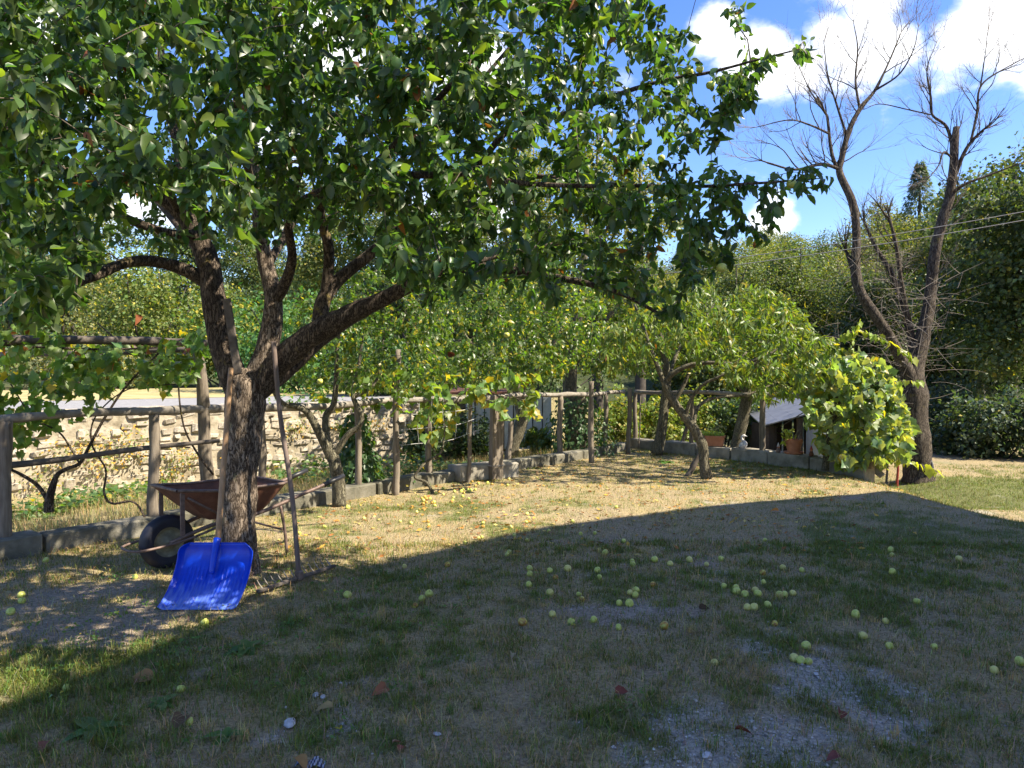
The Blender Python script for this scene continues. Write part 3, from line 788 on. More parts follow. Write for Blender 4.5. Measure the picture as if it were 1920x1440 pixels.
# ------------------------------------------------------------------ dry stone retaining wall under the road
def stone_wall():
    r = np.random.default_rng(44)
    A = W0 - WD * 2.2; Ln = 11.6; H0 = -.34; H1 = .95; th = .42
    t = thing('stone_wall', 'sunlit rubble stone retaining wall below the road', 'wall', (A[0], A[1], H0))
    c = A + WD * Ln / 2 + WN * (th / 2 - .012)
    Rm = basis((WD[0], WD[1], 0), (WN[0], WN[1], 0), (0, 0, 1))
    MB().box((c[0], c[1], (H0 + H1) / 2 - .05), (Ln, th, H1 - H0), Rm).build('mortar', M['mortar'], t)
    stones = []; z = H0
    while z < H1 - .03:
        h = r.uniform(.085, .155); h = min(h, H1 - z + .04); s = r.uniform(-.2, 0)
        while s < Ln:
            w = r.uniform(.10, .42)
            if r.random() > .12: stones.append((s + w / 2, z + h / 2 + r.normal(0, .018), w * r.uniform(.75, 1.0) - .01, h * r.uniform(.7, 1.12) - .008))
            s += w
        z += h
    stones = [q for q in stones if 0 < q[0] < Ln]
    variants = []
    for k in range(10):
        m = MB().box((0, 0, 0), (1, 1, 1), None, .16, .07)
        me = mesh_np('stone', np.concatenate(m.v), [i for q in m.f for i in q], [len(q) for q in m.f], False); me.materials.append(M['stone']); variants.append(me)
    # the 300 biggest are parts, the rest one part
    order = sorted(range(len(stones)), key=lambda i: -stones[i][2] * stones[i][3])
    rest = MB()
    for j, i in enumerate(order):
        s, zz, w, h = stones[i]; out = r.uniform(-.005, .05)
        q = A + WD * s - WN * out
        sc = np.array([w, .24, h])
        if j < 300:
            o = bpy.data.objects.new('stone', variants[r.integers(10)]); COL.objects.link(o); o.parent = t; o.matrix_parent_inverse = ROOT[t.name]
            Mx = Matrix(((WD[0], WN[0], 0), (WD[1], WN[1], 0), (0, 0, 1))).to_4x4()
            Mx = Mx @ Matrix.Rotation(r.normal(0, .11), 4, 'Y') @ Matrix.Rotation(r.normal(0, .06), 4, 'Z') @ Matrix.Diagonal((*sc, 1))
            Mx.translation = (q[0] + WN[0] * .1, q[1] + WN[1] * .1, zz); o.matrix_basis = Mx
        else:
            rest.box((q[0] + WN[0] * .1, q[1] + WN[1] * .1, zz), sc, Rm, min(sc) * .16, .012)
    o = rest.build('stones', M['stone'], t); o['kind'] = 'stuff'
    # plants rooted in the joints
    n = 46
    for k in range(n):
        pass
stone_wall()

def wall_plants():
    r = np.random.default_rng(9); cs = []
    for px, py, h in ((170, 835, .7), (235, 820, 1.2), (260, 840, 1.0), (195, 870, .6), (345, 850, .9), (330, 870, 1), (120, 850, .7), (560, 800, .5), (700, 800, .8), (300, 900, .8), (640, 800, .9), (80, 900, .6)):
        p = P(px, py, 11); 
        for _ in range(30):
            pass
        # slide along the view line until it meets the wall face
        d = view_dir(px, py); tt = ((W0 - CAM[:2]) @ WN - .10) / (d[:2] @ WN); q = CAM + d * tt
        cs.append((q, h))
    n = 1500; k = r.integers(0, len(cs), n)
    B = np.array([cs[i][0] + np.array([WD[0], WD[1], 0]) * r.normal(0, .16) + np.array([0, 0, 1]) * r.normal(0, .09) - np.array([WN[0], WN[1], 0]) * abs(r.normal(0, .07)) for i in k])
    A = np.stack([r.normal(.2, .6, n), r.normal(-.6, .5, n), r.normal(-.3, .5, n)], 1); N2 = np.stack([r.normal(.3, .4, n), r.normal(-.4, .4, n), np.ones(n)], 1)
    L = r.uniform(.02, .06, n)
    c = tint(r, n, (.13, .165, .05), .3, .28, (.46, .30, .05))
    o = leaf_obj('wall_plants', T_SMALL, B, A, N2, L, L, r.uniform(0, .4, n), r.uniform(0, .4, n), c, M['leaf_vine']); o['kind'] = 'stuff'
    o['label'] = 'small green and orange plants growing in the stone wall'; o['category'] = 'wall plants'
wall_plants()

# ------------------------------------------------------------------ wooden fences
def log(a, b, r0, r1, sides=10, n=16, wob=.009, noise=.16):
    a = np.asarray(a, float); b = np.asarray(b, float)
    t = np.linspace(0, 1, n)[:, None]; pts = a + (b - a) * t
    L = np.linalg.norm(b - a); ph = rng.uniform(0, 6, 3)
    pts = pts + np.stack([np.sin(t[:, 0] * 5 + ph[0]), np.sin(t[:, 0] * 4 + ph[1]), np.sin(t[:, 0] * 6 + ph[2])], 1) * wob * L * np.sin(math.pi * t)
    rr = np.linspace(r0, r1, n) * (1 + rng.normal(0, .05, n))
    return tube_vf(pts, rr, sides, True, noise, 9.0)

RAILZ = 1.13
def on_kerb_px(px, A, D, off):
    """point of the kerb line seen at column px"""
    q = (px - 960) / FPX
    o = A + off
    t = (q * o[1] - o[0]) / (D[0] - q * D[1])
    return o + D * t

def fence_left():
    t = thing('rail_fence', 'weathered log rail fence standing on the left-hand kerb', 'fence', (K0[0], K0[1], .19))
    off = KN * .12
    posts = []
    for px, r in ((4, .062), (285, .052), (492, .045), (672, .042), (805, .048), (1050, .05), (1135, .045)):
        p = on_kerb_px(px, K0, KD, off); posts.append(p)
        v, f = log((p[0], p[1], .0), (p[0] + rng.normal(0, .02), p[1] + rng.normal(0, .02), RAILZ - .02), r, r * .88)
        MB().add(v, f).build('post', M['wood_grey'], t, True)
    end = K1 + off
    posts = [K0 - KD * .7 + off] + posts + [end]
    rails = [(0, 2), (2, 3), (3, 5), (5, 6), (6, 8)]
    for i, (a, b) in enumerate(rails):
        A, B = posts[a], posts[b]; dz = .012 * (i % 2)
        ex = (B - A) / np.linalg.norm(B - A) * .12
        v, f = log((A[0] - ex[0], A[1] - ex[1], RAILZ + dz), (B[0] + ex[0], B[1] + ex[1], RAILZ + .012 - dz), .043, .036, 9, 22, .008, .2)
        MB().add(v, f).build('rail', M['wood_rail'], t, True)
fence_left()

a = P(-60, 880, 6.6); b = P(412, 826, 7.2)
tag(MB().add(*log(a, b, .032, .020, 8, 16, .006, .12)).build('brace_pole', M['wood_dark'], smooth=True, loc=a), 'thin dark pole slanting across below the left fence rail', 'pole')

def fence_right():
    t = thing('rail_fence', 'weathered log rail fence standing on the flowerpot kerb', 'fence', (C0[0], C0[1], .2))
    off = CN * .15
    posts = [C0 + off]
    for px, r in ((1297, .05), (1430, .062), (1577, .055)):
        p = on_kerb_px(px, C0, CD, off); posts.append(p)
    posts.append(C1 + off)
    for i, p in enumerate(posts):
        r = (.045, .042, .052, .045, .042)[i]
        MB().add(*log((p[0], p[1], .1), (p[0], p[1], RAILZ - .03), r, r * .9)).build('post', M['wood_grey'], t, True)
    for i, (a, b) in enumerate(((0, 2), (2, 4))):
        A, B = posts[a], posts[b]
        MB().add(*log((A[0], A[1], RAILZ + .01 * i), (B[0], B[1], RAILZ + .01), .042, .034, 9, 22, .008, .2)).build('rail', M['wood_rail'], t, True)
fence_right()

# wire netting between two stakes
def netting():
    t = thing('wire_netting', 'sagging wire mesh strung between the vine stakes', 'wire mesh', P(775, 800, 9.3))
    a0 = P(752, 745, 9.1); a1 = P(905, 735, 9.9); b0 = P(752, 835, 9.1); b1 = P(905, 805, 9.9)
    for i, s in enumerate(np.linspace(0, 1, 4)):
        A = a0 + (b0 - a0) * s; B = a1 + (b1 - a1) * s
        pts = np.array([A + (B - A) * u - np.array([0, 0, .05 * math.sin(math.pi * u) + .01 * math.sin(9 * u + i)]) for u in np.linspace(0, 1, 9)])
        MB().tube(pts, .0028, 4).build('wire', M['wire'], t)
    for i, s in enumerate(np.linspace(.05, .95, 7)):
        A = a0 + (a1 - a0) * s; B = b0 + (b1 - b0) * s
        pts = np.array([A + (B - A) * u + np.array([.012 * math.sin(6 * u + i), 0, -.05 * math.sin(math.pi * s)]) for u in np.linspace(0, 1, 6)])
        MB().tube(pts, .0025, 4).build('wire', M['wire'], t)
netting()

# pergola on the left
def pergola():
    t = thing('pergola', 'grey timber vine pergola with a leaning post beside the apple tree', 'pergola', P(388, 905, 7.45))
    MB().add(*log(P(392, 925, 7.45), P(371, 652, 7.35), .062, .055)).build('post', M['wood_grey'], t, True)
    MB().add(*log(P(-140, 905, 6.1), P(-150, 630, 6.1), .06, .055)).build('post', M['wood_grey'], t, True)
    MB().add(*log(P(-190, 632, 6.05), P(388, 643, 7.4), .045, .036, 9, 16, .004)).build('beam', M['wood_dark'], t, True)
    MB().add(*log(P(-100, 668, 8.4), P(376, 655, 7.6), .03, .03, 7, 14, .004)).build('beam', M['wood_dark'], t, True)
pergola()

# stakes in the lawn
def stake(px, pyb, pxt, pyt, r, label, mat='wood_grey', square=False, lean=0.0):
    b = G(px, pyb); tp = P(pxt, pyt, b[1] + lean)
    b0 = b - np.array([0, 0, .08])
    if square:
        ax = unit(tp - b0); R = basis(unit(np.cross((math.sin(.95), math.cos(.95), 0), ax)), np.cross(ax, unit(np.cross((math.sin(.95), math.cos(.95), 0), ax))), ax)
        m = MB().box((b0 + tp) / 2, (r * 1.0, r * 1.5, np.linalg.norm(tp - b0)), R, .012, .006)
        o = m.build('square_post', M[mat], loc=b)
    else:
        o = MB().add(*log(b0, tp, r, r * .85)).build('vine_stake', M[mat], smooth=True, loc=b)
    return tag(o, label, 'post' if square else 'stake')
stake(741, 928, 747, 655, .044, 'tall grey round stake holding the wire mesh')
stake(877, 905, 884, 742, .03, 'thin stake standing close beside the big square post')
o = stake(929, 900, 932, 742, .12, 'thick square weathered post on the lawn below the kerb', square=True)
stake(1109, 868, 1108, 715, .05, 'round stake before the blocks of the left-hand kerb corner')
stake(1178, 850, 1181, 728, .048, 'round stake near the far corner of the fence')
stake(1197, 842, 1201, 742, .014, 'thin pale stick leaning by the far fence corner')
stake(1268, 848, 1303, 760, .04, 'slanting prop pole beside the back tree trunk')
stake(1283, 893, 1322, 838, .045, 'short dark prop wedged under the peach tree trunk', 'wood_dark', lean=.05)
stake(952, 872, 958, 790, .05, 'short grey stump post behind the square post')
stake(1662, 905, 1664, 862, .022, 'short wooden peg under the grapevine at the lawn edge')
stake(1682, 912, 1684, 858, .024, 'short red painted stake at the edge of the lawn', 'red_paint')
stake(489, 905, 491, 752, .045, 'grey stake showing just right of the apple trunk')
# tree tie round the square post
q = G(929, 900)
pts = [P(914, 873, q[1] - .12), P(925, 874, q[1] - .16), P(944, 873, q[1] - .1)]
tag(MB().tube(catmull(np.array(pts), 4), .006, 5).build('wire_tie', M['cable'], smooth=True), 'dark wire tied round the big square post', 'wire')

# ------------------------------------------------------------------ sheds behind
def sheet_shed():
    t = thing('sheet_metal_shed', 'shed of pale ribbed metal sheets behind the far fence', 'shed', P(960, 828, 14.9))
    x0 = P(872, 800, 14.9)[0]; x1 = P(1034, 800, 14.9)[0]; n = 9; w = (x1 - x0) / n
    z0 = P(960, 842, 14.9)[2]; z1 = P(960, 741, 14.9)[2]
    for i in range(n):
        c = x0 + (i + .5) * w
        m = MB().box((c, 14.9 + .02 * (i % 2), (z0 + z1) / 2), (w - .03, .02, z1 - z0), None, .006)
        m.box((c + w / 2 - .02, 14.87, (z0 + z1) / 2), (.03, .05, z1 - z0 - .01))
        m.build('panel', M['sheet_metal'], t)
    MB().box(((x0 + x1) / 2, 15.3, (z0 + z1) / 2), (x1 - x0 - .1, .7, z1 - z0 - .05)).build('body', M['shed_dark'], t)
    V = [(x0 - .3, 14.7, z1 + .02), (x1 - .9, 14.7, z1 + .02), (x1 - .9, 15.8, z1 + .09), (x0 - .3, 15.8, z1 + .09)]
    V += [(a, b, c + .05) for a, b, c in V]
    MB().add(V, [(3, 2, 1, 0), (4, 5, 6, 7), (0, 1, 5, 4), (1, 2, 6, 5), (2, 3, 7, 6), (3, 0, 4, 7)]).build('roof', M['rust'], t)
sheet_shed()

def lean_to():
    t = thing('garden_shed', 'open dark garden shed with a sloping tin roof behind the vine', 'shed', P(1530, 850, 15.5))
    def q(px, py, Y): return P(px, py, Y)
    zb = -.4
    # roof sheets
    a = q(1430, 800, 15.0); b = q(1615, 752, 14.4); c = b + np.array([.5, 3.0, .25]); d = a + np.array([.5, 3.0, .25])
    n = 6
    for i in range(n):
        s0, s1 = i / n, (i + 1) / n - .001
        A = a + (b - a) * s0; B = a + (b - a) * s1; C = d + (c - d) * s1; D = d + (c - d) * s0
        V = [A, B, C, D] + [v + np.array([0, 0, .025]) for v in (A, B, C, D)]
        MB().add(V, [(3, 2, 1, 0), (4, 5, 6, 7), (0, 1, 5, 4), (1, 2, 6, 5), (2, 3, 7, 6), (3, 0, 4, 7)]).build('roof_sheet', M['tin_roof'], t)
    for (px, Y) in ((1440, 15.1), (1505, 14.9), (1610, 14.6)):
        top = a + (b - a) * ((px - 1430) / 185.0)
        MB().box((top[0], top[1] + .1, (top[2] + zb) / 2 - .03), (.1, .1, top[2] - zb), None, .01).build('post', M['wood_dark'], t)
    back0, back1 = d, c
    for i in range(8):
        s = (i + .5) / 8; m = d + (c - d) * s
        MB().box((m[0], m[1] - .1, (m[2] + zb) / 2 - .03), ((c - d)[0] / 8 - .02, .04, m[2] - zb), None, .006).build('board', M['shed_dark'], t)
    for k, x in ((0, d[0]), (1, c[0])):
        pass
    m = MB().box((a[0] + .3, 16.5, (a[2] + zb) / 2), (.05, 2.8, a[2] - zb)); m.build('side_wall', M['shed_dark'], t)
    m = MB().box((b[0] + .2, 16.0, (b[2] + zb) / 2), (.05, 2.8, b[2] - zb)); m.build('side_wall', M['shed_dark'], t)
lean_to()
p = P(1538, 835, 14.4)
t = thing('water_tank', 'pale grey box shaped tank standing at the shed front', 'tank', (p[0], p[1], -.35))
MB().box((p[0], p[1], .25), (.42, .4, 1.1), None, .03).build('body', M['pale_box'], t)
MB().box((p[0], p[1], .83), (.45, .43, .06), None, .015).build('lid', M['pale_box'], t)

# leaning plank, board and wheel in the corner under the vine
a = P(1595, 842, 11.3); b = P(1655, 893, 10.9)
ax = unit(b - a); sd = unit(np.cross(ax, (0, -1, .3))); R = basis(ax, sd, np.cross(ax, sd))
tag(MB().box((a + b) / 2, (np.linalg.norm(b - a), .10, .03), R, .005).build('plank', M['wood_rail'], loc=(a + b) / 2), 'grey plank leaning down under the grapevine', 'plank')
c = P(1656, 850, 11.6)
tag(MB().add([c + np.array(v) for v in ((-.13, 0, -.06), (.17, .02, -.03), (.17, .03, .05), (-.06, .02, .12), (-.13, .04, -.07), (.17, .06, -.04), (.17, .07, .04), (-.06, .06, .11))],
         [(0, 1, 2, 3), (7, 6, 5, 4), (0, 4, 5, 1), (1, 5, 6, 2), (2, 6, 7, 3), (3, 7, 4, 0)]).build('board', M['wood_grey'], loc=c), 'small pale cut board showing among vine leaves', 'board')
c = P(1738, 872, 13.4)
t = thing('old_wheel', 'small black wheel leaning at the dead tree foot', 'wheel', (c[0], c[1], c[2] - .2))
th = np.linspace(0, 2 * math.pi, 22)
pts = np.stack([c[0] + (.09) * np.cos(th), c[1] + .05 * np.sin(th), c[2] + .12 * np.sin(th)], 1)
MB().tube(pts, .028, 8, False).build('tyre', M['black_grip'], t, True)
MB().box(c, (.15, .02, .04), None, .005).box(c, (.04, .021, .18), None, .005).build('rim', M['black_grip'], t)

# power cables
for k, (ya, yb, lab) in enumerate(((391, 487, 'upper overhead cable crossing before the wooded hill'), (409, 500, 'lower overhead cable crossing before the wooded hill'))):
    A = P(2300, ya - 62, 11.6); B = P(1360, yb, 12.4); D = (B - A); E = A + D * 1.7; S = A - D * .5
    pts = np.array([S + (E - S) * u - np.array([0, 0, .35 * math.sin(math.pi * u)]) for u in np.linspace(0, 1, 40)]); pts[:, 2] += .3
    o = tag(MB().tube(pts, .007, 5).build('power_cable', M['cable'], smooth=True), lab, 'cable')

# ------------------------------------------------------------------ trees
def limb_pts(spec, m=6):
    """spec: (px, py, depth, radius) rows -> smooth (n, 4) array in world space"""
    q = np.array([[*P(px, py, Y), r] for px, py, Y, r in spec])
    return catmull(q, m)

def inpoly(x, y, poly):
    poly = np.asarray(poly, float); n = len(poly); c = np.zeros(len(x), bool); j = n - 1
    for i in range(n):
        xi, yi = poly[i]; xj, yj = poly[j]
        c ^= ((yi > y) != (yj > y)) & (x < (xj - xi) * (y - yi) / (yj - yi + 1e-12) + xi)
        j = i
    return c

def sample_poly(r, n, poly, depth):
    """n points of the image region poly, each at a depth drawn from depth(px, py)"""
    poly = np.asarray(poly, float); lo = poly.min(0); hi = poly.max(0); out = []
    while len(out) < n:
        x = r.uniform(lo[0], hi[0], 2000); y = r.uniform(lo[1], hi[1], 2000); k = inpoly(x, y, poly)
        for a, b in zip(x[k], y[k]):
            out.append(P(a, b, depth(a, b)))
            if len(out) >= n: break
    return np.array(out)

def grow(limbs, att, r, rtip=.0025, rmax=.016, bow=.10, wig=.07, start=0.25, step=.10):
    """join every attractor to the nearest wood; returns the twig paths (n, 4)"""
    cap = sum(len(l) for l in limbs) + len(att) * 60
    nodes = np.zeros((cap, 3)); rad = np.zeros(cap); n = 0
    for l in limbs:
        q = l[int(len(l) * start):]
        nodes[n:n + len(q)] = q[:, :3]; rad[n:n + len(q)] = q[:, 3]; n += len(q)
    d0 = np.array([np.min(np.sum((nodes[:n] - a) ** 2, 1)) for a in att])
    paths = []
    for i in np.argsort(d0):
        a = att[i]; d = np.sum((nodes[:n] - a) ** 2, 1); j = int(np.argmin(d)); L = math.sqrt(d[j])
        if L < 1e-3: continue
        m = int(np.clip(L / step, 2, 55)); t = np.linspace(0, 1, m + 1)[:, None]; s = np.sin(math.pi * t)
        p0 = nodes[j]
        pts = p0 + (a - p0) * t + s * L * (np.array([0, 0, bow]) + r.normal(0, wig, 3)) + (np.sin(2 * math.pi * t) * L * r.normal(0, wig * .6, 3))
        r0 = min(rad[j] * .8, rtip + .011 * L, rmax)
        rr = r0 + (rtip - r0) * t[:, 0] ** .8
        paths.append(np.hstack([pts, rr[:, None]]))
        nodes[n:n + m] = pts[1:]; rad[n:n + m] = rr[1:]; n += m
    return paths

def tubes_obj(name, paths, mat, parent, sides=5):
    Vs = []; Fl = []; Sz = []; n = 0
    for p in paths:
        v, f = tube_vf(p[:, :3], p[:, 3], sides, False); Vs.append(v)
        fa = np.array(f); Fl.append((fa + n).ravel()); Sz.append(np.full(len(fa), 4)); n += len(v)
    return link(name, mesh_np(name, np.concatenate(Vs), np.concatenate(Fl), np.concatenate(Sz), True), mat, parent)

def leaves_on(paths, r, k, reach=.32, droop=.55, spread=.9, up=.8, jitter=.02):
    """leaf bases, axes and normals along the outer end of each twig"""
    B = []; A = []; Nn = []
    for p in paths:
        q = p[:, :3]; seg = np.linalg.norm(np.diff(q, axis=0), axis=1); L = seg.sum(); cum = np.r_[0, np.cumsum(seg)]
        s0 = max(0, L - reach); n = k if np.isscalar(k) else int(r.integers(k[0], k[1] + 1))
        if L < reach * .5: n = max(3, int(n * .7))
        s = r.uniform(s0, L, n); s[: max(2, n // 3)] = L - np.abs(r.normal(0, .02, max(2, n // 3)))
        s = np.clip(s, 0, L)
        pos = np.stack([np.interp(s, cum, q[:, i]) for i in range(3)], 1)
        tan = unit(q[-1] - q[-2] if len(q) > 1 else np.array([0, 0, 1.0]))
        rv = r.normal(0, 1, (n, 3)); rv -= (rv @ tan)[:, None] * tan[None]; rv = unit(rv)
        a = tan[None] * r.uniform(.1, .7, n)[:, None] + rv * spread; a[:, 2] -= droop * r.uniform(.4, 1.5, n)
        B.append(pos + r.normal(0, jitter, (n, 3))); A.append(unit(a))
        nn = r.normal(0, .55, (n, 3)); nn[:, 2] += up
        Nn.append(nn)
    return np.concatenate(B), np.concatenate(A), np.concatenate(Nn)

def single_leaves(T, idx, B, A, Nn, Ls, Ws, colr, mat, parent, r, nvar=10, fold=(.1, .5), curl=(.1, .5)):
    """the largest leaves as objects of their own that share a few meshes"""
    var = []
    for k in range(nvar):
        c = colr[idx[r.integers(len(idx))]]
        V, flat, sizes, kk = leaf_geo(T, np.zeros((1, 3)), np.array([[1.0, 0, 0]]), np.array([[0, 0, 1.0]]), np.array([1.0]), np.array([1.0]), np.array([r.uniform(*fold)]), np.array([r.uniform(*curl)]))
        me = mesh_np('leaf', V, flat, sizes, True, np.repeat(c[None], kk, 0)); me.materials.append(mat); var.append(me)
    for i in idx:
        a = unit(A[i]); s = unit(np.cross(Nn[i], a)); n2 = np.cross(a, s)
        o = bpy.data.objects.new('leaf', var[r.integers(nvar)]); COL.objects.link(o); o.parent = parent
        L, W = Ls[i], Ws[i]
        Mx = Matrix(((a[0] * L, s[0] * W, n2[0] * L, B[i][0]), (a[1] * L, s[1] * W, n2[1] * L, B[i][1]), (a[2] * L, s[2] * W, n2[2] * L, B[i][2]), (0, 0, 0, 1)))
        o.matrix_basis = Mx

def largest(B, Ls, n):
    px, py, z = proj(B); k = (px > 0) & (px < 1920) & (py > 0) & (py < 1440) & (z > .3)
    sc = np.where(k, Ls / np.maximum(z, .3), 0)
    return np.argsort(-sc)[:n]

# ---- the big apple tree
APPLE_LIMBS = []
def apple_tree():
    r = np.random.default_rng(101)
    TY = 5.35
    base = P(446, 1092, TY); base[2] = float(hgt(base[0], base[1]))
    t = thing('apple_tree', 'big old apple tree with spreading leafy crown and forked trunk', 'tree', base)
    trunk = limb_pts([(447, 1110, TY, .19), (447, 1085, TY, .165), (446, 1040, TY, .138), (447, 960, TY, .124), (452, 870, TY, .120), (458, 800, TY, .122), (462, 750, TY, .135), (462, 715, TY, .12), (464, 690, TY, .06)], 14)
    v, f = tube_vf(trunk[:, :3], trunk[:, 3], 40, True, .16, 13.0)
    MB().add(v, f).build('trunk', M['bark_apple'], t, True)
    D = TY
    limbs = {
        'L': [(456, 745, D, .10), (436, 700, D + .02, .098), (415, 640, D + .05, .092), (402, 570, D + .08, .088), (392, 500, D + .1, .080), (370, 440, D + .12, .072), (335, 395, D + .1, .062), (290, 362, D, .052), (235, 345, D - .25, .04), (150, 330, D - .6, .03), (40, 290, D - 1.0, .02)],
        'L2': [(372, 445, D + .12, .05), (350, 370, D + .2, .046), (335, 280, D + .35, .04), (310, 180, D + .5, .032), (300, 60, D + .6, .024), (290, -120, D + .7, .014)],
        'Llow': [(388, 530, D + .1, .052), (350, 508, D + .05, .046), (300, 492, D - .05, .042), (240, 492, D - .2, .038), (170, 520, D - .45, .032), (80, 552, D - .8, .026), (-40, 560, D - 1.1, .018)],
        'Lmid': [(376, 440, D + .1, .038), (320, 438, D - .1, .034), (250, 415, D - .35, .03), (180, 385, D - .6, .024), (90, 370, D - .9, .018)],
        'M': [(466, 735, D, .085), (490, 680, D + .02, .08), (508, 620, D + .04, .074), (512, 560, D + .06, .064), (500, 500, D + .1, .056), (487, 430, D + .15, .05), (480, 340, D + .3, .04), (470, 220, D + .45, .032), (450, 80, D + .6, .024), (440, -100, D + .8, .015)],
        'M2': [(512, 570, D + .05, .044), (535, 530, D, .04), (548, 480, D - .1, .034), (540, 410, D - .3, .028), (560, 330, D - .6, .022), (600, 220, D - 1.0, .016)],
        'R': [(470, 745, D, .095), (505, 700, D + .0, .092), (550, 655, D - .05, .088), (600, 618, D - .1, .080), (650, 592, D - .15, .070), (720, 560, D - .2, .056), (780, 530, D - .25, .048), (860, 503, D - .3, .04), (940, 505, D - .4, .032), (1040, 520, D - .5, .024), (1150, 545, D - .65, .016), (1240, 590, D - .75, .009)],
        'Rb': [(490, 735, D + .1, .06), (545, 690, D + .25, .056), (600, 640, D + .35, .05), (650, 605, D + .45, .044), (730, 560, D + .7, .036), (820, 520, D + .9, .03), (930, 480, D + 1.1, .022), (1080, 450, D + 1.3, .014)],
        'U': [(600, 612, D - .05, .06), (608, 560, D, .054), (640, 520, D + .05, .046), (690, 480, D + .1, .04), (735, 440, D + .12, .034), (800, 390, D + .1, .03), (880, 330, D, .027), (960, 238, D - .15, .024), (1060, 214, D - .3, .02), (1150, 180, D - .4, .017), (1240, 152, D - .5, .013), (1330, 136, D - .6, .010), (1420, 112, D - .7, .007), (1500, 92, D - .8, .004)],
        'U2': [(610, 555, D, .042), (617, 470, D - .05, .038), (600, 390, D - .2, .034), (640, 340, D - .5, .03), (700, 310, D - .9, .025), (790, 220, D - 1.4, .018), (880, 120, D - 1.8, .012)],
        'F': [(487, 430, D + .1, .04), (500, 405, D - .1, .036), (560, 380, D - .5, .032), (640, 345, D - .9, .027), (730, 330, D - 1.2, .022), (860, 330, D - 1.5, .018), (1000, 345, D - 1.7, .013), (1150, 350, D - 1.85, .009)],
        'F2': [(335, 395, D + .1, .034), (300, 330, D - .5, .03), (250, 260, D - 1.1, .025), (180, 180, D - 1.7, .019), (80, 120, D - 2.3, .013)],
        'F3': [(470, 340, D + .2, .03), (450, 240, D - .5, .026), (440, 130, D - 1.2, .02), (430, 20, D - 1.9, .014)],
        'Rl': [(880, 330, D, .02), (1000, 330, D - .3, .018), (1130, 345, D - .5, .015), (1280, 350, D - .65, .012), (1400, 345, D - .75, .009), (1530, 335, D - .85, .005)],
        'Ru': [(735, 440, D + .12, .026), (800, 300, D + .3, .022), (880, 180, D + .5, .018), (980, 60, D + .6, .012)],
        'B': [(500, 500, D + .1, .034), (560, 400, D + .8, .03), (640, 300, D + 1.5, .022), (720, 220, D + 2.1, .014)],
        'B2': [(392, 500, D + .1, .034), (330, 420, D + .9, .028), (240, 320, D + 1.7, .02), (150, 260, D + 2.3, .012)],
    }
    L = [limb_pts(s, 7) for s in limbs.values()]
    for k, (nm, l) in enumerate(zip(limbs, L)):
        big = l[0, 3] > .05
        v, f = tube_vf(l[:, :3], l[:, 3], 18 if big else 9, True, .13 if big else .08, 11.0)
        MB().add(v, f).build('limb', M['bark_limb'] if nm != 'M' else M['bark_apple'], t, True)
    # upright dead board lodged in the fork
    # crown outline in the photograph, depth by region
    poly = [(-60, -60), (1225, -60), (1235, 40), (1300, 60), (1385, 0), (1390, 20), (1340, 70), (1245, 70), (1260, 100), (1340, 120), (1400, 108), (1500, 78), (1540, 100), (1500, 128), (1400, 135), (1458, 170), (1400, 200), (1370, 235), (1335, 265),
            (1300, 280), (1315, 310), (1420, 320), (1540, 315), (1550, 345), (1460, 390), (1455, 430), (1400, 470), (1340, 500), (1300, 540), (1275, 610), (1240, 600), (1190, 545), (1100, 560), (1000, 560), (900, 540), (800, 560), (740, 520), (700, 470), (640, 450), (560, 455), (470, 460), (330, 470), (220, 470), (190, 500), (150, 570), (60, 600), (-60, 610)]
    def depth(px, py):
        if px > 1000: return r.uniform(3.75, 5.6) if px < 1300 else r.uniform(4.2, 5.2)
        lo = 2.5 if px < 500 else 3.0
        return lo + (8.0 - lo) * r.beta(1.1, 1.6)
    att = sample_poly(r, 2650, poly, depth)
    # keep the fork and its windows clear of near leaves
    px, py, z = proj(att)
    k = ~((px > 330) & (px < 720) & (py > 400) & (z < 5.6) & (r.random(len(px)) < .7))
    k &= ~((px > 170) & (px < 330) & (py > 350) & (r.random(len(px)) < .6))
    k &= ~((px > 900) & (r.random(len(px)) < np.where(py < 340, .52, .42)))
    k &= np.hypot(att[:, 0] - base[0], att[:, 1] - base[1]) < 4.3
    att = att[k]
    # upper and outer parts of the crown beyond the picture
    q = unit(r.normal(0, 1, (2600, 3))) * (r.uniform(.35, 1, 2600) ** .5)[:, None] * np.array([3.4, 3.0, 1.9]) + np.array([-1.7, 5.3, 3.7])
    px, py, z = proj(q); outside = (py < -20) | (px < -20)
    q = q[outside & (q[:, 2] > 2.0) & (q[:, 1] > 1.9)][:620]
    nr = np.stack([r.uniform(-1.5, .5, 300), r.uniform(3.1, 4.4, 300), r.uniform(2.35, 3.7, 300)], 1)[:230]; px, py, z = proj(nr)
    nr = nr[inpoly(px, py, poly) | (py < -20)]
    att = np.vstack([att, q, nr])
    paths = grow(L, att, r, .0022, .018, .10, .07, .3, .09)
    tubes_obj('twigs', paths, M['twig'], t, 5)['kind'] = 'stuff'
    B, A, Nn = leaves_on(paths, r, (13, 20), .24, .7, .9, .6)
    n = len(B); Ls = r.uniform(.038, .08, n); Ws = Ls * r.uniform(.66, .95, n)
    px, py, z = proj(B)
    # leaves that would stand in front of the open fork are left off, and none touch the lens
    k = (z > 1.7) & ~((py > 610) & (px > 0) & (px < 1920))
    B, A, Nn, Ls, Ws = B[k], A[k], Nn[k], Ls[k], Ws[k]; n = len(B)
    colr = tint(r, n, (.046, .084, .026), .5, .06, (.12, .16, .03), .005)
    big = largest(B, Ls, 300); rest = np.setdiff1d(np.arange(n), big)
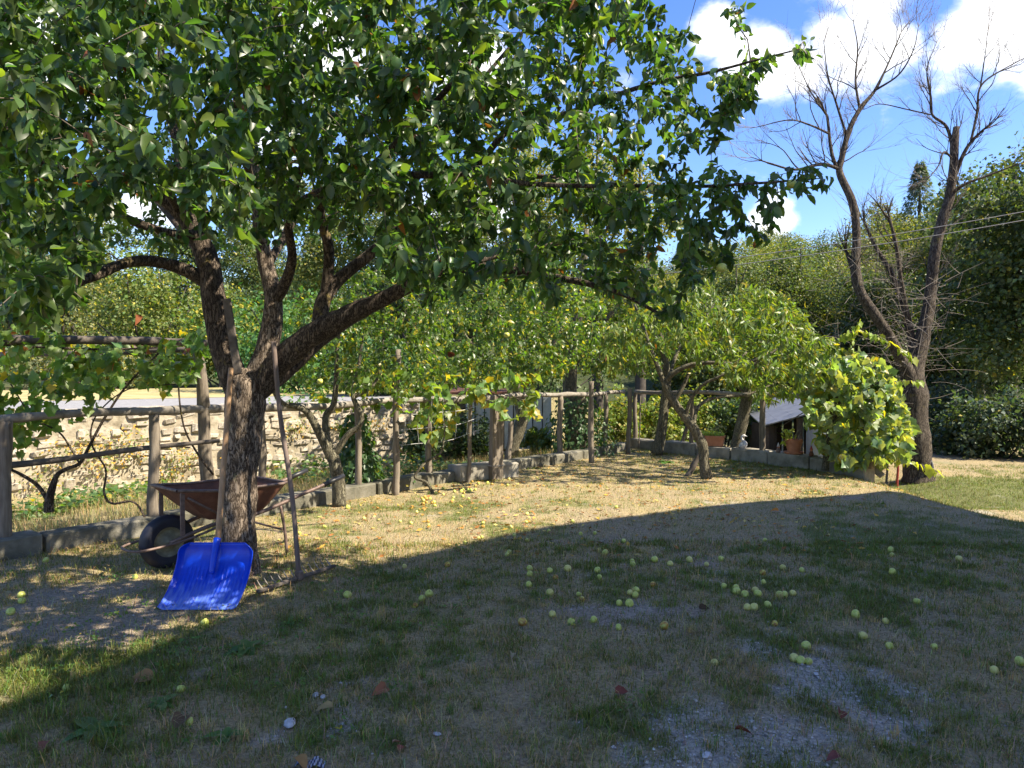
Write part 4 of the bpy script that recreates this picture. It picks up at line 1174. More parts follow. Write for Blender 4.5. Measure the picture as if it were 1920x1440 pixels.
    crown = leaf_obj('crown', T_APPLE, B[rest], A[rest], Nn[rest], Ls[rest], Ws[rest], r.uniform(.0, .95, len(rest)), r.uniform(-.15, 1.0, len(rest)), colr[rest], M['leaf_apple'], t)
    crown['kind'] = 'stuff'
    single_leaves(T_APPLE, big, B, A, Nn, Ls, Ws, colr, M['leaf_apple'], crown, r, 24, (.05, .95), (-.15, .9))
    # dead leaves caught in the crown
    for (x_, y_, Y_) in ((180, 285, 4.3), (240, 325, 4.6), (172, 330, 4.2), (110, 505, 4.4), (130, 510, 4.5), (165, 165, 3.2), (365, 330, 4.7), (240, 120, 3.4), (120, 570, 4.6), (255, 590, 5.0), (840, 660, 6.2)):
        p_ = P(x_, y_, Y_)[None]
        leaf_obj('dead_leaf', T_APPLE, p_, np.array([[r.normal(), r.normal(), -1.2]]), r.normal(0, 1, (1, 3)), np.array([.075]), np.array([.08]), np.array([.9]), np.array([.7]), np.array([[.17, .06, .028]]) * r.uniform(.6, 1.3), M['leaf_dry'], t)
    # apples on the boughs
    for (x_, y_, Y_) in ((889, 256, 4.4), (1100, 344, 3.9), (1225, 356, 3.9), (825, 446, 4.6), (895, 460, 4.5), (950, 433, 4.4), (870, 462, 4.7), (1240, 297, 4.9), (1293, 135, 4.75), (1312, 130, 4.75), (1332, 160, 4.7), (1484, 345, 4.5), (1353, 502, 4.4), (850, 330, 4.5), (25, 475, 3.6), (270, 328, 4.7), (1117, 65, 4.8), (945, 342, 4.9), (950, 628, 6.6), (600, 715, 7)):
        p_ = P(x_, y_, Y_); hang_apple(p_, t, r)

APPLE_MESH = {}
def apple_mesh(kind):
    if kind in APPLE_MESH: return APPLE_MESH[kind]
    prof = []
    for a in np.linspace(0, math.pi, 11):
        rr = math.sin(a) ** .85 * (1 + .08 * math.cos(a)); z = math.cos(a) * .90
        z -= .22 * math.exp(-(rr / .28) ** 2) * (1 if a < 1.5 else -.6)
        prof.append((max(rr, .001), z))
    v, f = lathe_vf(prof[::-1], 14)
    v = v * (1 + .04 * np.sin(v[:, :1] * 4 + len(APPLE_MESH)))
    me = mesh_np('apple', v, [i for q in f for i in q], [len(q) for q in f], True)
    st = {'green': [(.3, (.40, .46, .08)), (.5, (.52, .54, .11)), (.62, (.60, .57, .15)), (.72, (.42, .27, .08))], 'yellow': [(.3, (.56, .50, .12)), (.6, (.64, .57, .17)), (.72, (.36, .2, .06))],
          'brown': [(.30, (.15, .055, .015)), (.48, (.40, .20, .03)), (.60, (.50, .46, .08))]}[kind]
    if 'apple_' + kind not in M:
        M['apple_' + kind] = mat_noise('apple_' + kind, st, (1.6, 1.6, 1.6) if kind != 'brown' else (1.1, 1.1, 1.1), .38, .03, 30, 6, .002, .5)
    me.materials.append(M['apple_' + kind]); APPLE_MESH[kind] = me
    return me

def hang_apple(p, parent, r):
    o = bpy.data.objects.new('apple', apple_mesh('green')); COL.objects.link(o); o.parent = parent; o.matrix_parent_inverse = ROOT[parent.name]
    s = r.uniform(.024, .03); o.matrix_basis = Matrix.Translation(p) @ Matrix.Rotation(r.uniform(-.4, .4), 4, 'X') @ Matrix.Diagonal((s, s, s, 1))
    st = MB().tube(np.array([p + [0, 0, s * .6], p + [.003, 0, s * 1.2], p + [.0, 0, s * 1.9]]), .0016, 4).build('stem', M['twig'], parent)
apple_tree()

def plain_tree(name, label, limbs_spec, poly, depth, natt, k, T, lsize, wr, base_col, mat, barkmat, seed, yellow=.05, brown=.0, droop=.6, reach=.3, extra=None, cat='tree', group=None, singles=0, up=.8, rtip=.002, ycol=(.30, .26, .03), noise=.10, start=.35):
    r = np.random.default_rng(seed)
    L = [limb_pts(s, 6) for s in limbs_spec]
    b = L[0][0, :3].copy()
    t = thing(name, label, cat, b, group)
    v, f = tube_vf(L[0][:, :3], L[0][:, 3], 14, True, noise, 12.0); MB().add(v, f).build('trunk', M[barkmat], t, True)
    for l in L[1:]:
        v, f = tube_vf(l[:, :3], l[:, 3], 8, True, noise * .7, 12.0); MB().add(v, f).build('limb', M[barkmat], t, True)
    att = sample_poly(r, natt, poly, lambda a, c: depth(r, a, c))
    if extra is not None: att = np.vstack([att, extra])
    paths = grow(L, att, r, rtip, .014, .08, .08, start, .12)
    tubes_obj('twigs', paths, M['twig'], t, 4)['kind'] = 'stuff'
    B, A, Nn = leaves_on(paths, r, k, reach, droop, .9, up)
    n = len(B); Ls = lsize * r.uniform(.7, 1.2, n)
    c = tint(r, n, base_col, .28, yellow, ycol, brown)
    rest = np.arange(n)
    if singles:
        big = largest(B, Ls, singles); rest = np.setdiff1d(rest, big)
    cr = leaf_obj('crown', T, B[rest], A[rest], Nn[rest], Ls[rest], Ls[rest] * wr, r.uniform(.05, .5, len(rest)), r.uniform(.1, .6, len(rest)), c[rest], M[mat], t); cr['kind'] = 'stuff'
    if singles: single_leaves(T, big, B, A, Nn, Ls, Ls * wr, c, M[mat], cr, r)
    return t

# ---- young apple tree behind the rake
plain_tree('small_apple_tree', 'small crooked apple tree with three bare limbs behind the rake', [
    [(636, 950, 8.35, .085), (634, 900, 8.35, .072), (626, 862, 8.35, .07), (620, 845, 8.35, .06)],
    [(622, 862, 8.35, .055), (600, 815, 8.3, .05), (578, 775, 8.25, .042), (555, 762, 8.2, .036), (528, 755, 8.1, .03), (510, 720, 8.0, .02), (520, 680, 8, .015)],
    [(624, 858, 8.38, .05), (612, 820, 8.45, .046), (612, 780, 8.5, .042), (625, 760, 8.5, .036), (630, 720, 8.5, .03), (632, 660, 8.5, .024), (640, 590, 8.5, .016)],
    [(628, 852, 8.35, .04), (650, 818, 8.35, .036), (672, 800, 8.35, .034), (678, 780, 8.35, .032), (666, 755, 8.35, .03), (662, 735, 8.35, .026), (672, 690, 8.4, .02), (680, 630, 8.4, .014)],
    [(664, 745, 8.35, .022), (700, 722, 8.4, .018), (715, 680, 8.45, .014), (720, 620, 8.5, .01)]],
    [(540, 600), (600, 520), (720, 500), (800, 530), (840, 600), (840, 690), (760, 742), (660, 738), (550, 715)], lambda r, a, b: r.uniform(7.4, 9.6), 460, (12, 17), T_APPLE, .056, .85, (.058, .098, .02), 'leaf_apple', 'bark_small', 201, .08)

# ---- fruit tree behind the square post, dark leaning trunk
plain_tree('fruit_tree', 'leafy fruit tree with a dark leaning trunk behind the square post', [
    [(958, 872, 13.2, .14), (962, 835, 13.2, .12), (978, 790, 13.2, .115), (975, 750, 13.2, .11), (965, 700, 13.2, .10), (960, 650, 13.2, .08), (955, 590, 13.2, .06)],
    [(970, 740, 13.2, .06), (1010, 690, 13.1, .05), (1040, 640, 13, .035), (1060, 580, 12.9, .02)],
    [(965, 720, 13.2, .06), (920, 680, 13.1, .045), (880, 640, 12.9, .03), (850, 590, 12.8, .02)]],
    [(760, 640), (800, 560), (900, 500), (1040, 500), (1140, 560), (1120, 660), (1040, 715), (960, 725), (860, 722), (780, 710)], lambda r, a, b: r.uniform(9.6, 13.8), 900, (13, 18), T_SMALL, .075, .95, (.066, .108, .022), 'leaf_apple', 'bark_small', 202, .08)

# ---- ivy clad trunk behind the kerb corner
plain_tree('walnut_tree', 'dark-trunked leafy tree standing behind the kerb corner', [
    [(1075, 860, 14.6, .17), (1073, 800, 14.6, .15), (1068, 720, 14.6, .14), (1075, 640, 14.6, .12), (1090, 540, 14.6, .09), (1100, 430, 14.6, .05)],
    [(1072, 690, 14.6, .07), (1120, 620, 14.5, .05), (1170, 560, 14.4, .03)], [(1075, 650, 14.6, .06), (1030, 590, 14.5, .04), (990, 520, 14.4, .025)]],
    [(900, 520), (960, 440), (1100, 420), (1240, 500), (1250, 600), (1180, 690), (1080, 710), (1000, 690), (920, 640)], lambda r, a, b: r.uniform(13.4, 16.2), 480, (13, 18), T_SMALL, .09, .95, (.07, .105, .024), 'leaf_apple', 'bark_small', 203, .06)

# ---- peach tree
plain_tree('peach_tree', 'bushy yellow-green peach tree with a bent forked trunk on the lawn', [
    [(1326, 897, 10.6, .085), (1320, 868, 10.6, .074), (1318, 838, 10.6, .072), (1302, 805, 10.6, .068), (1275, 770, 10.6, .060), (1254, 738, 10.6, .056), (1246, 715, 10.6, .05)],
    [(1248, 728, 10.6, .04), (1238, 700, 10.6, .036), (1222, 660, 10.65, .03), (1205, 610, 10.7, .022), (1190, 570, 10.7, .014)],
    [(1246, 718, 10.6, .042), (1262, 700, 10.55, .04), (1290, 686, 10.5, .036), (1330, 680, 10.4, .03), (1380, 682, 10.3, .026), (1430, 670, 10.2, .02), (1480, 640, 10.2, .014)],
    [(1285, 785, 10.6, .03), (1295, 750, 10.5, .026), (1320, 720, 10.4, .022), (1360, 700, 10.3, .018), (1400, 660, 10.3, .013)],
    [(1300, 800, 10.6, .03), (1310, 762, 10.7, .026), (1345, 745, 10.8, .022), (1400, 740, 10.9, .018), (1450, 720, 11, .013)],
    [(1250, 735, 10.6, .03), (1270, 660, 10.9, .026), (1310, 610, 11.1, .02), (1340, 570, 11.2, .013)]],
    [(1120, 710), (1140, 610), (1230, 560), (1330, 515), (1360, 560), (1430, 530), (1500, 590), (1580, 640), (1565, 690), (1500, 740), (1430, 745), (1340, 690), (1240, 660), (1180, 700)], lambda r, a, b: r.uniform(9.5, 12.2), 470, (16, 24), T_PEACH, .115, 1.0, (.105, .16, .03), 'leaf_peach', 'bark_small', 204, .05, .002, .9, .4)

# ---- two fruit trees in the back corner
plain_tree('back_fruit_tree', 'slender tree with twin stems by the far fence corner', [
    [(1232, 852, 13.6, .11), (1240, 810, 13.6, .095), (1246, 760, 13.6, .085), (1250, 700, 13.6, .07), (1240, 640, 13.6, .05), (1225, 560, 13.6, .03)],
    [(1246, 770, 13.6, .05), (1275, 735, 13.5, .04), (1300, 680, 13.5, .028)]],
    [(1130, 640), (1180, 560), (1280, 520), (1330, 600), (1320, 700), (1230, 720), (1150, 700)], lambda r, a, b: r.uniform(12.8, 14.4), 170, (13, 18), T_SMALL, .085, .8, (.085, .135, .03), 'leaf_peach', 'bark_small', 205, .1)
plain_tree('leaning_fruit_tree', 'fruit tree with a dark trunk leaning right above the kerb', [
    [(1378, 860, 13.0, .115), (1386, 815, 13.0, .105), (1396, 770, 13.0, .10), (1405, 720, 13.0, .085), (1420, 660, 13.0, .06), (1430, 600, 13.0, .04)],
    [(1400, 745, 13.0, .05), (1370, 690, 13, .04), (1350, 630, 13, .025)], [(1408, 710, 13.0, .05), (1450, 670, 13, .04), (1490, 620, 13, .025)]],
    [(1320, 600), (1400, 520), (1500, 560), (1550, 640), (1530, 730), (1440, 760), (1350, 730)], lambda r, a, b: r.uniform(12.2, 13.8), 220, (13, 18), T_PEACH, .13, 1.0, (.10, .15, .03), 'leaf_peach', 'bark_small', 206, .08)

# ---- vine on the left pergola
def left_vine():
    Y = 6.9
    t = plain_tree('grapevine', 'old grapevine with dark bare canes climbing the left pergola', [
        [(92, 960, Y, .045), (92, 940, Y, .04), (98, 915, Y, .032), (108, 890, Y, .022), (128, 878, Y, .018), (150, 868, Y, .016), (168, 836, Y, .014), (196, 784, Y, .012), (240, 720, Y, .01), (300, 660, Y, .008)],
        [(90, 938, Y, .022), (70, 910, Y, .018), (40, 890, Y - .05, .015), (0, 870, Y - .1, .013), (-60, 830, Y - .2, .01)],
        [(150, 870, Y, .010), (132, 840, Y, .009), (110, 810, Y - .05, .008), (60, 780, Y - .1, .007), (20, 720, Y - .15, .006)],
        [(280, 985, Y, .009), (252, 942, Y, .010), (210, 944, Y, .011), (195, 922, Y, .010), (198, 880, Y, .009), (172, 832, Y, .008), (180, 780, Y, .007), (240, 730, Y, .006), (330, 720, Y, .005)],
        [(400, 890, 7.3, .012), (370, 850, 7.2, .01), (345, 800, 7.1, .009), (335, 730, 7.1, .008), (340, 690, 7.1, .006), (355, 640, 7.1, .005)],
        [(-60, 640, Y - .3, .012), (60, 650, Y - .1, .011), (200, 655, Y, .010), (330, 650, Y + .3, .008)]],
        [(-60, 600), (60, 600), (150, 640), (250, 640), (380, 620), (385, 690), (330, 740), (240, 720), (180, 770), (110, 800), (60, 850), (-60, 850)], lambda r, a, b: r.uniform(6.1, 7.6), 270, (4, 7), T_VINE, .09, .85, (.085, .155, .035), 'leaf_vine', 'bark_limb', 207, .05, .03, .8, .25, up=.5, rtip=.0016, start=0.1, singles=150)
left_vine()

# ---- vine leaves hanging by the stakes in the middle
plain_tree('young_grapevine', 'young grapevine with pale stem climbing the wires by the stakes', [
    [(812, 925, 9.3, .02), (800, 905, 9.3, .018), (778, 895, 9.3, .018), (790, 875, 9.3, .017), (805, 862, 9.35, .016), (828, 845, 9.4, .012), (835, 800, 9.5, .01), (850, 760, 9.6, .008), (880, 720, 9.7, .006)],
    [(822, 855, 9.35, .008), (812, 840, 9.3, .006), (808, 815, 9.3, .005)],
    [(880, 720, 9.7, .006), (930, 740, 9.8, .006), (985, 750, 9.9, .005)]],
    [(580, 715), (700, 690), (900, 690), (1000, 700), (1010, 780), (900, 790), (870, 750), (845, 830), (790, 830), (770, 770), (600, 760)], lambda r, a, b: r.uniform(8.9, 10.2), 105, (4, 7), T_VINE, .11, .85, (.11, .18, .045), 'leaf_vine', 'bark_small', 208, .15, .0, .7, .25, up=.4, rtip=.0018, start=.2)

# ---- the bushy grapevine on the right
def right_vine():
    t = plain_tree('bushy_grapevine', 'bushy grapevine with long yellow-green shoots at the lawn edge', [
        [(1547, 882, 11.1, .06), (1550, 850, 11.1, .05), (1556, 810, 11.1, .045), (1562, 770, 11.1, .04), (1570, 730, 11.1, .03)],
        [(1560, 790, 11.1, .025), (1600, 750, 11.0, .02), (1640, 720, 10.9, .015), (1680, 715, 10.9, .008)],
        [(1566, 750, 11.1, .02), (1580, 700, 11.1, .016), (1590, 660, 11.1, .01), (1610, 610, 11.1, .006)],
        [(1590, 660, 11.1, .01), (1625, 628, 11.0, .008), (1665, 640, 10.9, .006), (1712, 672, 10.8, .004)],
        [(1570, 800, 11.1, .012), (1610, 850, 10.8, .009), (1660, 862, 10.6, .007), (1715, 868, 10.5, .005), (1760, 885, 10.4, .003)],
        [(1556, 790, 11.1, .012), (1520, 770, 11.0, .01), (1480, 790, 10.9, .006), (1465, 800, 10.9, .004)]],
        [(1500, 720), (1540, 670), (1600, 660), (1660, 690), (1690, 740), (1712, 800), (1700, 855), (1640, 872), (1590, 872), (1555, 860), (1520, 800)], lambda r, a, b: r.uniform(10.3, 12.0), 520, (6, 9), T_VINE, .125, .9, (.14, .205, .09), 'leaf_vine', 'bark_small', 209, .04, 0, .75, .3, up=.5, rtip=.002, start=.15, singles=220)
    # shoots with leaves set one behind the other
    r = np.random.default_rng(3)
    for spec, n, s in (([(1560, 640, 11.1), (1600, 622, 11.0), (1640, 628, 10.95), (1680, 650, 10.9), (1712, 672, 10.8)], 30, .12), ([(1590, 660, 11.1), (1600, 625, 11.1), (1612, 600, 11.1)], 12, .11), ([(1675, 716, 10.9), (1700, 714, 10.9), (1724, 716, 10.85)], 7, .10),
                       ([(1590, 845, 10.9), (1640, 860, 10.6), (1700, 864, 10.5), (1760, 886, 10.4)], 22, .13), ([(1600, 870, 10.8), (1570, 868, 10.8), (1630, 850, 10.7)], 14, .13), ([(1555, 640, 11.1), (1580, 660, 11.1), (1600, 690, 11)], 18, .13)):
        q = catmull(np.array([P(*s_) for s_ in spec]), 8)
        u = np.linspace(0, len(q) - 1, n); B = np.stack([np.interp(u, np.arange(len(q)), q[:, i]) for i in range(3)], 1)
        A = np.stack([r.normal(.15, .5, n), r.normal(-.5, .3, n), r.normal(-.8, .35, n)], 1); Nn = np.stack([r.normal(.5, .4, n), r.normal(-.75, .4, n), r.normal(.45, .3, n)], 1)
        Ls = s * r.uniform(.75, 1.15, n)
        c = tint(r, n, (.19, .25, .035), .2)
        tubes_obj('shoot', [np.hstack([q, np.full((len(q), 1), .004)])], M['twig'], t)
        single_leaves(T_VINE, list(range(n)), B, A, Nn, Ls, Ls * .9, c, M['leaf_vine'], t.children[0] if False else SHOOT(t), r, 5)
def SHOOT(t):
    return [c for c in t.children if c.name.startswith('shoot')][-1]
right_vine()

# ------------------------------------------------------------------ ivy column and creepers
def ivy_post(label, px, pyb, pyt, Y, n, rad, seed, base_col=(.05, .10, .03)):
    r = np.random.default_rng(seed); b = P(px, pyb, Y); tp = P(px, pyt, Y)
    t = thing('ivy_stump', label, 'ivy', b)
    MB().add(*log(b, tp, rad * .55, rad * .4)).build('trunk', M['bark_small'], t, True)
    z = r.beta(1.0, 1.5, n); a = r.uniform(0, 6.28, n); rr = rad * (1.9 - 1.2 * z) * r.uniform(.6, 1.2, n)
    B = b + (tp - b) * z[:, None] + np.stack([np.cos(a) * rr, np.sin(a) * rr, np.zeros(n)], 1)
    A = np.stack([np.cos(a) + r.normal(0, .4, n), np.sin(a) + r.normal(0, .4, n), -1.0 + r.normal(0, .4, n)], 1); Nn = np.stack([np.cos(a), np.sin(a), np.full(n, .7)], 1) + r.normal(0, .4, (n, 3))
    L = r.uniform(.05, .09, n)
    leaf_obj('crown', T_APPLE, B, A, Nn, L, L * 1.1, r.uniform(0, .4, n), r.uniform(.1, .4, n), tint(r, n, base_col), M['leaf_vine'], t)['kind'] = 'stuff'
ivy_post('ivy-covered stump between the small apple tree and the tall stake', 668, 905, 775, 9.4, 900, .16, 61)
ivy_post('ivy mound round the dark trunk behind the kerb corner', 1082, 845, 740, 13.9, 1300, .38, 62)

# ------------------------------------------------------------------ dead tree on the right
def dead_tree():
    r = np.random.default_rng(404); D = 13.6
    specs = [
        [(1722, 905, D, .31), (1722, 885, D, .26), (1720, 840, D, .23), (1715, 790, D, .225), (1712, 740, D, .25), (1715, 690, D, .24), (1728, 640, D, .20), (1738, 590, D, .165), (1745, 540, D, .15), (1752, 480, D, .145), (1765, 420, D, .135), (1780, 370, D, .125), (1788, 310, D, .11), (1790, 270, D, .10), (1793, 238, D, .075)],
        [(1712, 730, D, .20), (1698, 690, D - .1, .17), (1672, 640, D - .2, .145), (1640, 590, D - .3, .13), (1612, 545, D - .35, .125), (1604, 500, D - .35, .12), (1606, 440, D - .35, .11), (1598, 380, D - .35, .10), (1575, 325, D - .3, .09), (1578, 300, D - .3, .08), (1590, 250, D - .3, .07), (1612, 205, D - .25, .055), (1640, 170, D - .2, .04), (1665, 120, D - .1, .025), (1690, 60, D, .012)],
        [(1575, 325, D - .3, .055), (1560, 290, D - .3, .045), (1552, 225, D - .3, .035), (1550, 215, D - .3, .03)],
        [(1578, 318, D - .3, .05), (1540, 308, D - .4, .042), (1490, 318, D - .5, .032), (1440, 305, D - .6, .02), (1410, 295, D - .7, .01)],
        [(1553, 250, D - .3, .03), (1520, 235, D - .4, .025), (1480, 225, D - .5, .018), (1420, 238, D - .6, .010)],
        [(1604, 520, D - .35, .07), (1590, 480, D - .3, .05), (1586, 470, D - .3, .03)],
        [(1716, 690, D, .12), (1706, 620, D + .1, .10), (1690, 560, D + .15, .085), (1670, 510, D + .2, .07), (1640, 460, D + .25, .05), (1622, 420, D + .3, .03)],
        [(1705, 610, D + .1, .07), (1690, 530, D, .06), (1680, 460, D - .1, .05), (1668, 410, D - .1, .035)],
        [(1790, 330, D, .06), (1806, 290, D - .1, .05), (1822, 265, D - .1, .042), (1845, 242, D - .2, .03)],
        [(1790, 300, D, .05), (1776, 240, D + .1, .04), (1748, 215, D + .1, .03), (1744, 180, D + .1, .018)],
        [(1820, 268, D - .1, .035), (1832, 210, D - .1, .03), (1840, 160, D - .1, .024), (1890, 125, D - .1, .016), (1960, 90, D, .009)],
        [(1782, 365, D, .05), (1810, 345, D - .2, .04), (1850, 330, D - .3, .03), (1890, 315, D - .4, .018), (1930, 300, D - .5, .010)],
        [(1745, 215, D + .1, .02), (1700, 205, D + .1, .016), (1650, 195, D + .1, .012), (1620, 205, D, .008)],
        [(1612, 205, D - .25, .035), (1604, 150, D - .2, .028), (1608, 90, D - .1, .018), (1600, 40, D, .009)],
        [(1640, 170, D - .2, .03), (1685, 140, D - .3, .022), (1712, 95, D - .4, .014), (1722, 50, D - .4, .007)],
        [(1588, 255, D - .3, .035), (1570, 200, D - .4, .028), (1552, 140, D - .5, .018), (1545, 80, D - .6, .008)],
        [(1745, 185, D + .1, .02), (1738, 130, D + .1, .014), (1756, 80, D + .2, .007)],
        [(1838, 165, D - .1, .02), (1846, 110, D - .2, .013), (1852, 60, D - .2, .006)],
        [(1551, 218, D - .3, .024), (1522, 175, D - .2, .017), (1500, 130, D - .1, .008)],
        [(1788, 300, D, .03), (1770, 285, D - .2, .025), (1760, 310, D - .3, .018), (1745, 330, D - .4, .012)]]
    for s in specs:
        for i, q in enumerate(s):
            if q[1] < 720: s[i] = (q[0], q[1], q[2], q[3] * .68)
    L = [limb_pts(s, 6) for s in specs]
    t = thing('dead_tree', 'tall bare dead tree with two mossy forking trunks', 'tree', L[0][0, :3])
    for i, l in enumerate(L):
        v, f = tube_vf(l[:, :3], l[:, 3], 18 if i < 2 else 9, True, .16 if i < 2 else .1, 7.0)
        MB().add(v, f).build('trunk' if i < 2 else 'limb', M['bark_dead'], t, True)
    mid = []; fine = []
    def branch(p, d, Ln, rad, lev):
        n = max(4, int(Ln / .09)); q = [p]; dd = unit(d)
        for _ in range(n):
            dd = unit(dd + r.normal(0, .12, 3) + np.array([0, 0, .07])); q.append(q[-1] + dd * Ln / n)
        q = np.array(q); tt = np.linspace(0, 1, n + 1); rr = rad * (1 - .72 * tt)
        (mid if rad > .006 else fine).append(np.hstack([q, rr[:, None]]))
        if lev == 0: return
        k = int(r.integers(3, 6)) if lev > 1 else int(r.integers(2, 5))
        for u in np.sort(r.uniform(.25, 1.0, k)):
            i = min(n, int(u * n)); tg = unit(q[min(i + 1, n)] - q[i - 1]); sd = unit(np.cross(tg, r.normal(0, 1, 3)))
            ang = r.uniform(.3, .7); branch(q[i], tg * math.cos(ang) + sd * math.sin(ang), Ln * r.uniform(.5, .8), max(.0022, rr[i] * r.uniform(.5, .75)), lev - 1)
    for j, l in enumerate(L):
        seg = np.linalg.norm(np.diff(l[:, :3], axis=0), axis=1).sum()
        lo = .55 if j < 2 else .12
        k = int(seg * (1.8 if j < 2 else 3.4)) + 2
        for u in r.uniform(lo, 1.0, k):
            i = int(u * (len(l) - 1)); i = max(1, i); tg = unit(l[i, :3] - l[i - 1, :3]); sd = unit(np.cross(tg, r.normal(0, 1, 3))); ang = r.uniform(.5, 1.1)
            branch(l[i, :3], tg * math.cos(ang) + sd * math.sin(ang) + np.array([0, 0, .25]), r.uniform(.35, 1.0), min(.6 * l[i, 3], r.uniform(.007, .015)), 2)
        if l[-1, 3] < .035:
            for _ in range(3): branch(l[-1, :3], unit(l[-1, :3] - l[-4, :3]) + r.normal(0, .35, 3), r.uniform(.35, .75), max(.006, l[-1, 3] * .8), 2)
    tubes_obj('branches', mid, M['bark_dead'], t, 5)['kind'] = 'stuff'
    tubes_obj('twigs', fine, M['twig_dead'], t, 3)['kind'] = 'stuff'
dead_tree()

# grey dead brushwood in front of the dead tree
def brush():
    r = np.random.default_rng(12); t = thing('brushwood', 'tangle of pale dead twigs around the dead tree trunks', 'brushwood', P(1640, 700, 13.0)); paths = []
    for _ in range(300):
        a, b = [(1570, 620), (1660, 600), (1700, 640), (1740, 560), (1620, 500), (1690, 700)][r.integers(6)]
        p0 = P(a + r.normal(0, 40), b + r.normal(0, 35), r.uniform(12.8, 14.6)); dr = unit(r.normal(0, 1, 3) * np.array([1.2, .8, .7])); s = np.linspace(0, 1, 6)[:, None]; Ln = r.uniform(.2, .9)
        q = p0 + dr * Ln * s + r.normal(0, .25, 3) * Ln * s ** 2
        paths.append(np.hstack([q, .0055 - .003 * s]))
    o = tubes_obj('twigs', paths, M['twig_dead'], t, 3); o['kind'] = 'stuff'
brush()

# ------------------------------------------------------------------ shrubs, hedges and the wood behind
def foliage_mesh(name, blobs, n, lsize, base_col, r, T=T_DIAM, yellow=.04, shell=.55, ycol=(.28, .25, .04), wr=1.0, var=.3):
    """leaf cloud made of many small clumps spread over a set of ellipsoids"""
    blobs = np.asarray(blobs, float); vol = blobs[:, 3] * blobs[:, 4] * blobs[:, 5]; pr = vol ** .75; pr = pr / pr.sum()
    nc = max(30, n // 26); k = r.choice(len(blobs), nc, p=pr)
    d = unit(r.normal(0, 1, (nc, 3))); rad = r.uniform(shell, 1, nc) ** .6
    cen = blobs[k, :3] + d * blobs[k, 3:6] * rad[:, None]
    cs = blobs[k, 3:6].mean(1) * r.uniform(.13, .26, nc)
    j = r.integers(0, nc, n); B = cen[j] + r.normal(0, 1, (n, 3)) * cs[j][:, None] * np.array([1, 1, .75])
    out = d[j]
    A = out * .5 + r.normal(0, .8, (n, 3)); A[:, 2] -= .35; Nn = out * .5 + r.normal(0, .55, (n, 3)); Nn[:, 2] += .6
    L = lsize * r.uniform(.6, 1.35, n)
    c = tint(r, n, base_col, var, yellow, ycol) * r.uniform(.8, 1.2, nc)[j][:, None]
    V, flat, sizes, kk = leaf_geo(T, B, A, Nn, L, L * wr, r.uniform(0, .4, n), r.uniform(0, .4, n))
    return mesh_np(name, V, flat, sizes, True, np.repeat(c, kk, 0)), cen

def shrub(name, label, cen, radii, n, lsize, col_, seed, cat='shrub', yellow=.05, T=T_SMALL, stems=5, group=None, ycol=(.28, .25, .04)):
    r = np.random.default_rng(seed); cen = np.asarray(cen, float); g = float(hgt(cen[0], cen[1])); t = thing(name, label, cat, (cen[0], cen[1], g), group)
    rx, ry, rz = radii; bl = []
    for _ in range(7):
        d = unit(r.normal(0, 1, 3)) * r.uniform(.2, .6); bl.append((*(cen + d * radii), rx * r.uniform(.4, .65), ry * r.uniform(.4, .65), rz * r.uniform(.4, .6)))
    me, cs = foliage_mesh('crown', bl, n, lsize, col_, r, T, yellow, .3, ycol)
    cr = link('crown', me, M['leaf_far'], t); cr['kind'] = 'stuff'
    for i in range(stems):
        q = cs[r.integers(len(cs))]; p0 = np.array([cen[0] + r.normal(0, rx * .15), cen[1] + r.normal(0, ry * .15), g - .05])
        s = np.linspace(0, 1, 7)[:, None]; pts = p0 + (q - p0) * s + np.sin(math.pi * s) * r.normal(0, .06, 3)
        tubes_obj('stem', [np.hstack([pts, (.02 - .013 * s) * max(1, rz)])], M['bark_forest'], t, 6)
    return t

# garden shrubs behind the right-hand fence
for i, (px, py, Y, rx, rz, col_, yl, lab) in enumerate((
    (1165, 790, 16.0, .75, .75, (.12, .17, .03), .18, 'yellow-green shrub beside the pale metal shed'),
    (1225, 790, 17.0, .9, .8, (.13, .18, .03), .12, 'bright low shrub behind the far fence corner'),
    (1290, 792, 17.2, .9, .75, (.12, .17, .03), .1, 'bright green shrub behind the trough planter'),
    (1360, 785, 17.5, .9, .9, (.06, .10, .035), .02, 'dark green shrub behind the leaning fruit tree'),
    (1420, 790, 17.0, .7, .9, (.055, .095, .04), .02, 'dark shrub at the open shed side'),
    (1005, 825, 14.2, .35, .25, (.09, .13, .03), .1, 'low strappy shrub before the metal shed'),
    (1035, 700, 18.0, 1.6, 1.3, (.06, .10, .03), .05, 'dark green shrub showing between the trunks behind the shed'),
    (935, 700, 19.5, 1.6, 1.2, (.07, .11, .03), .06, 'green shrub rising above the metal shed roof'),
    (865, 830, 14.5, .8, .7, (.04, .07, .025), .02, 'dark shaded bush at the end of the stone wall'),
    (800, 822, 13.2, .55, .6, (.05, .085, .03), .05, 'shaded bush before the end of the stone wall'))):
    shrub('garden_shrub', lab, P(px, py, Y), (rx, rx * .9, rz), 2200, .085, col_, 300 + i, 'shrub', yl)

# bushes right, at the wood's edge
for i, (px, py, Y, rx, rz, lab) in enumerate((
    (1800, 815, 17.5, 1.1, .85, 'grey-green bramble bush beside the dead tree'),
    (1870, 800, 17.0, 1.3, 1.1, 'pale bramble bush at the wood edge on the far right'),
    (1950, 805, 16.5, 1.3, 1.2, 'bramble bush cut by the right picture edge'),
    (1760, 790, 19.0, 1.2, 1.2, 'dark bush directly behind the dead tree foot'),
    (1830, 740, 20.5, 1.8, 1.7, 'tall dark bush under the wood behind the brambles'))):
    shrub('bramble_bush', lab, P(px, py, Y), (rx, rx, rz), 3600, .105, (.055, .085, .04) if i < 3 else (.04, .062, .028), 330 + i, 'bush', .01)

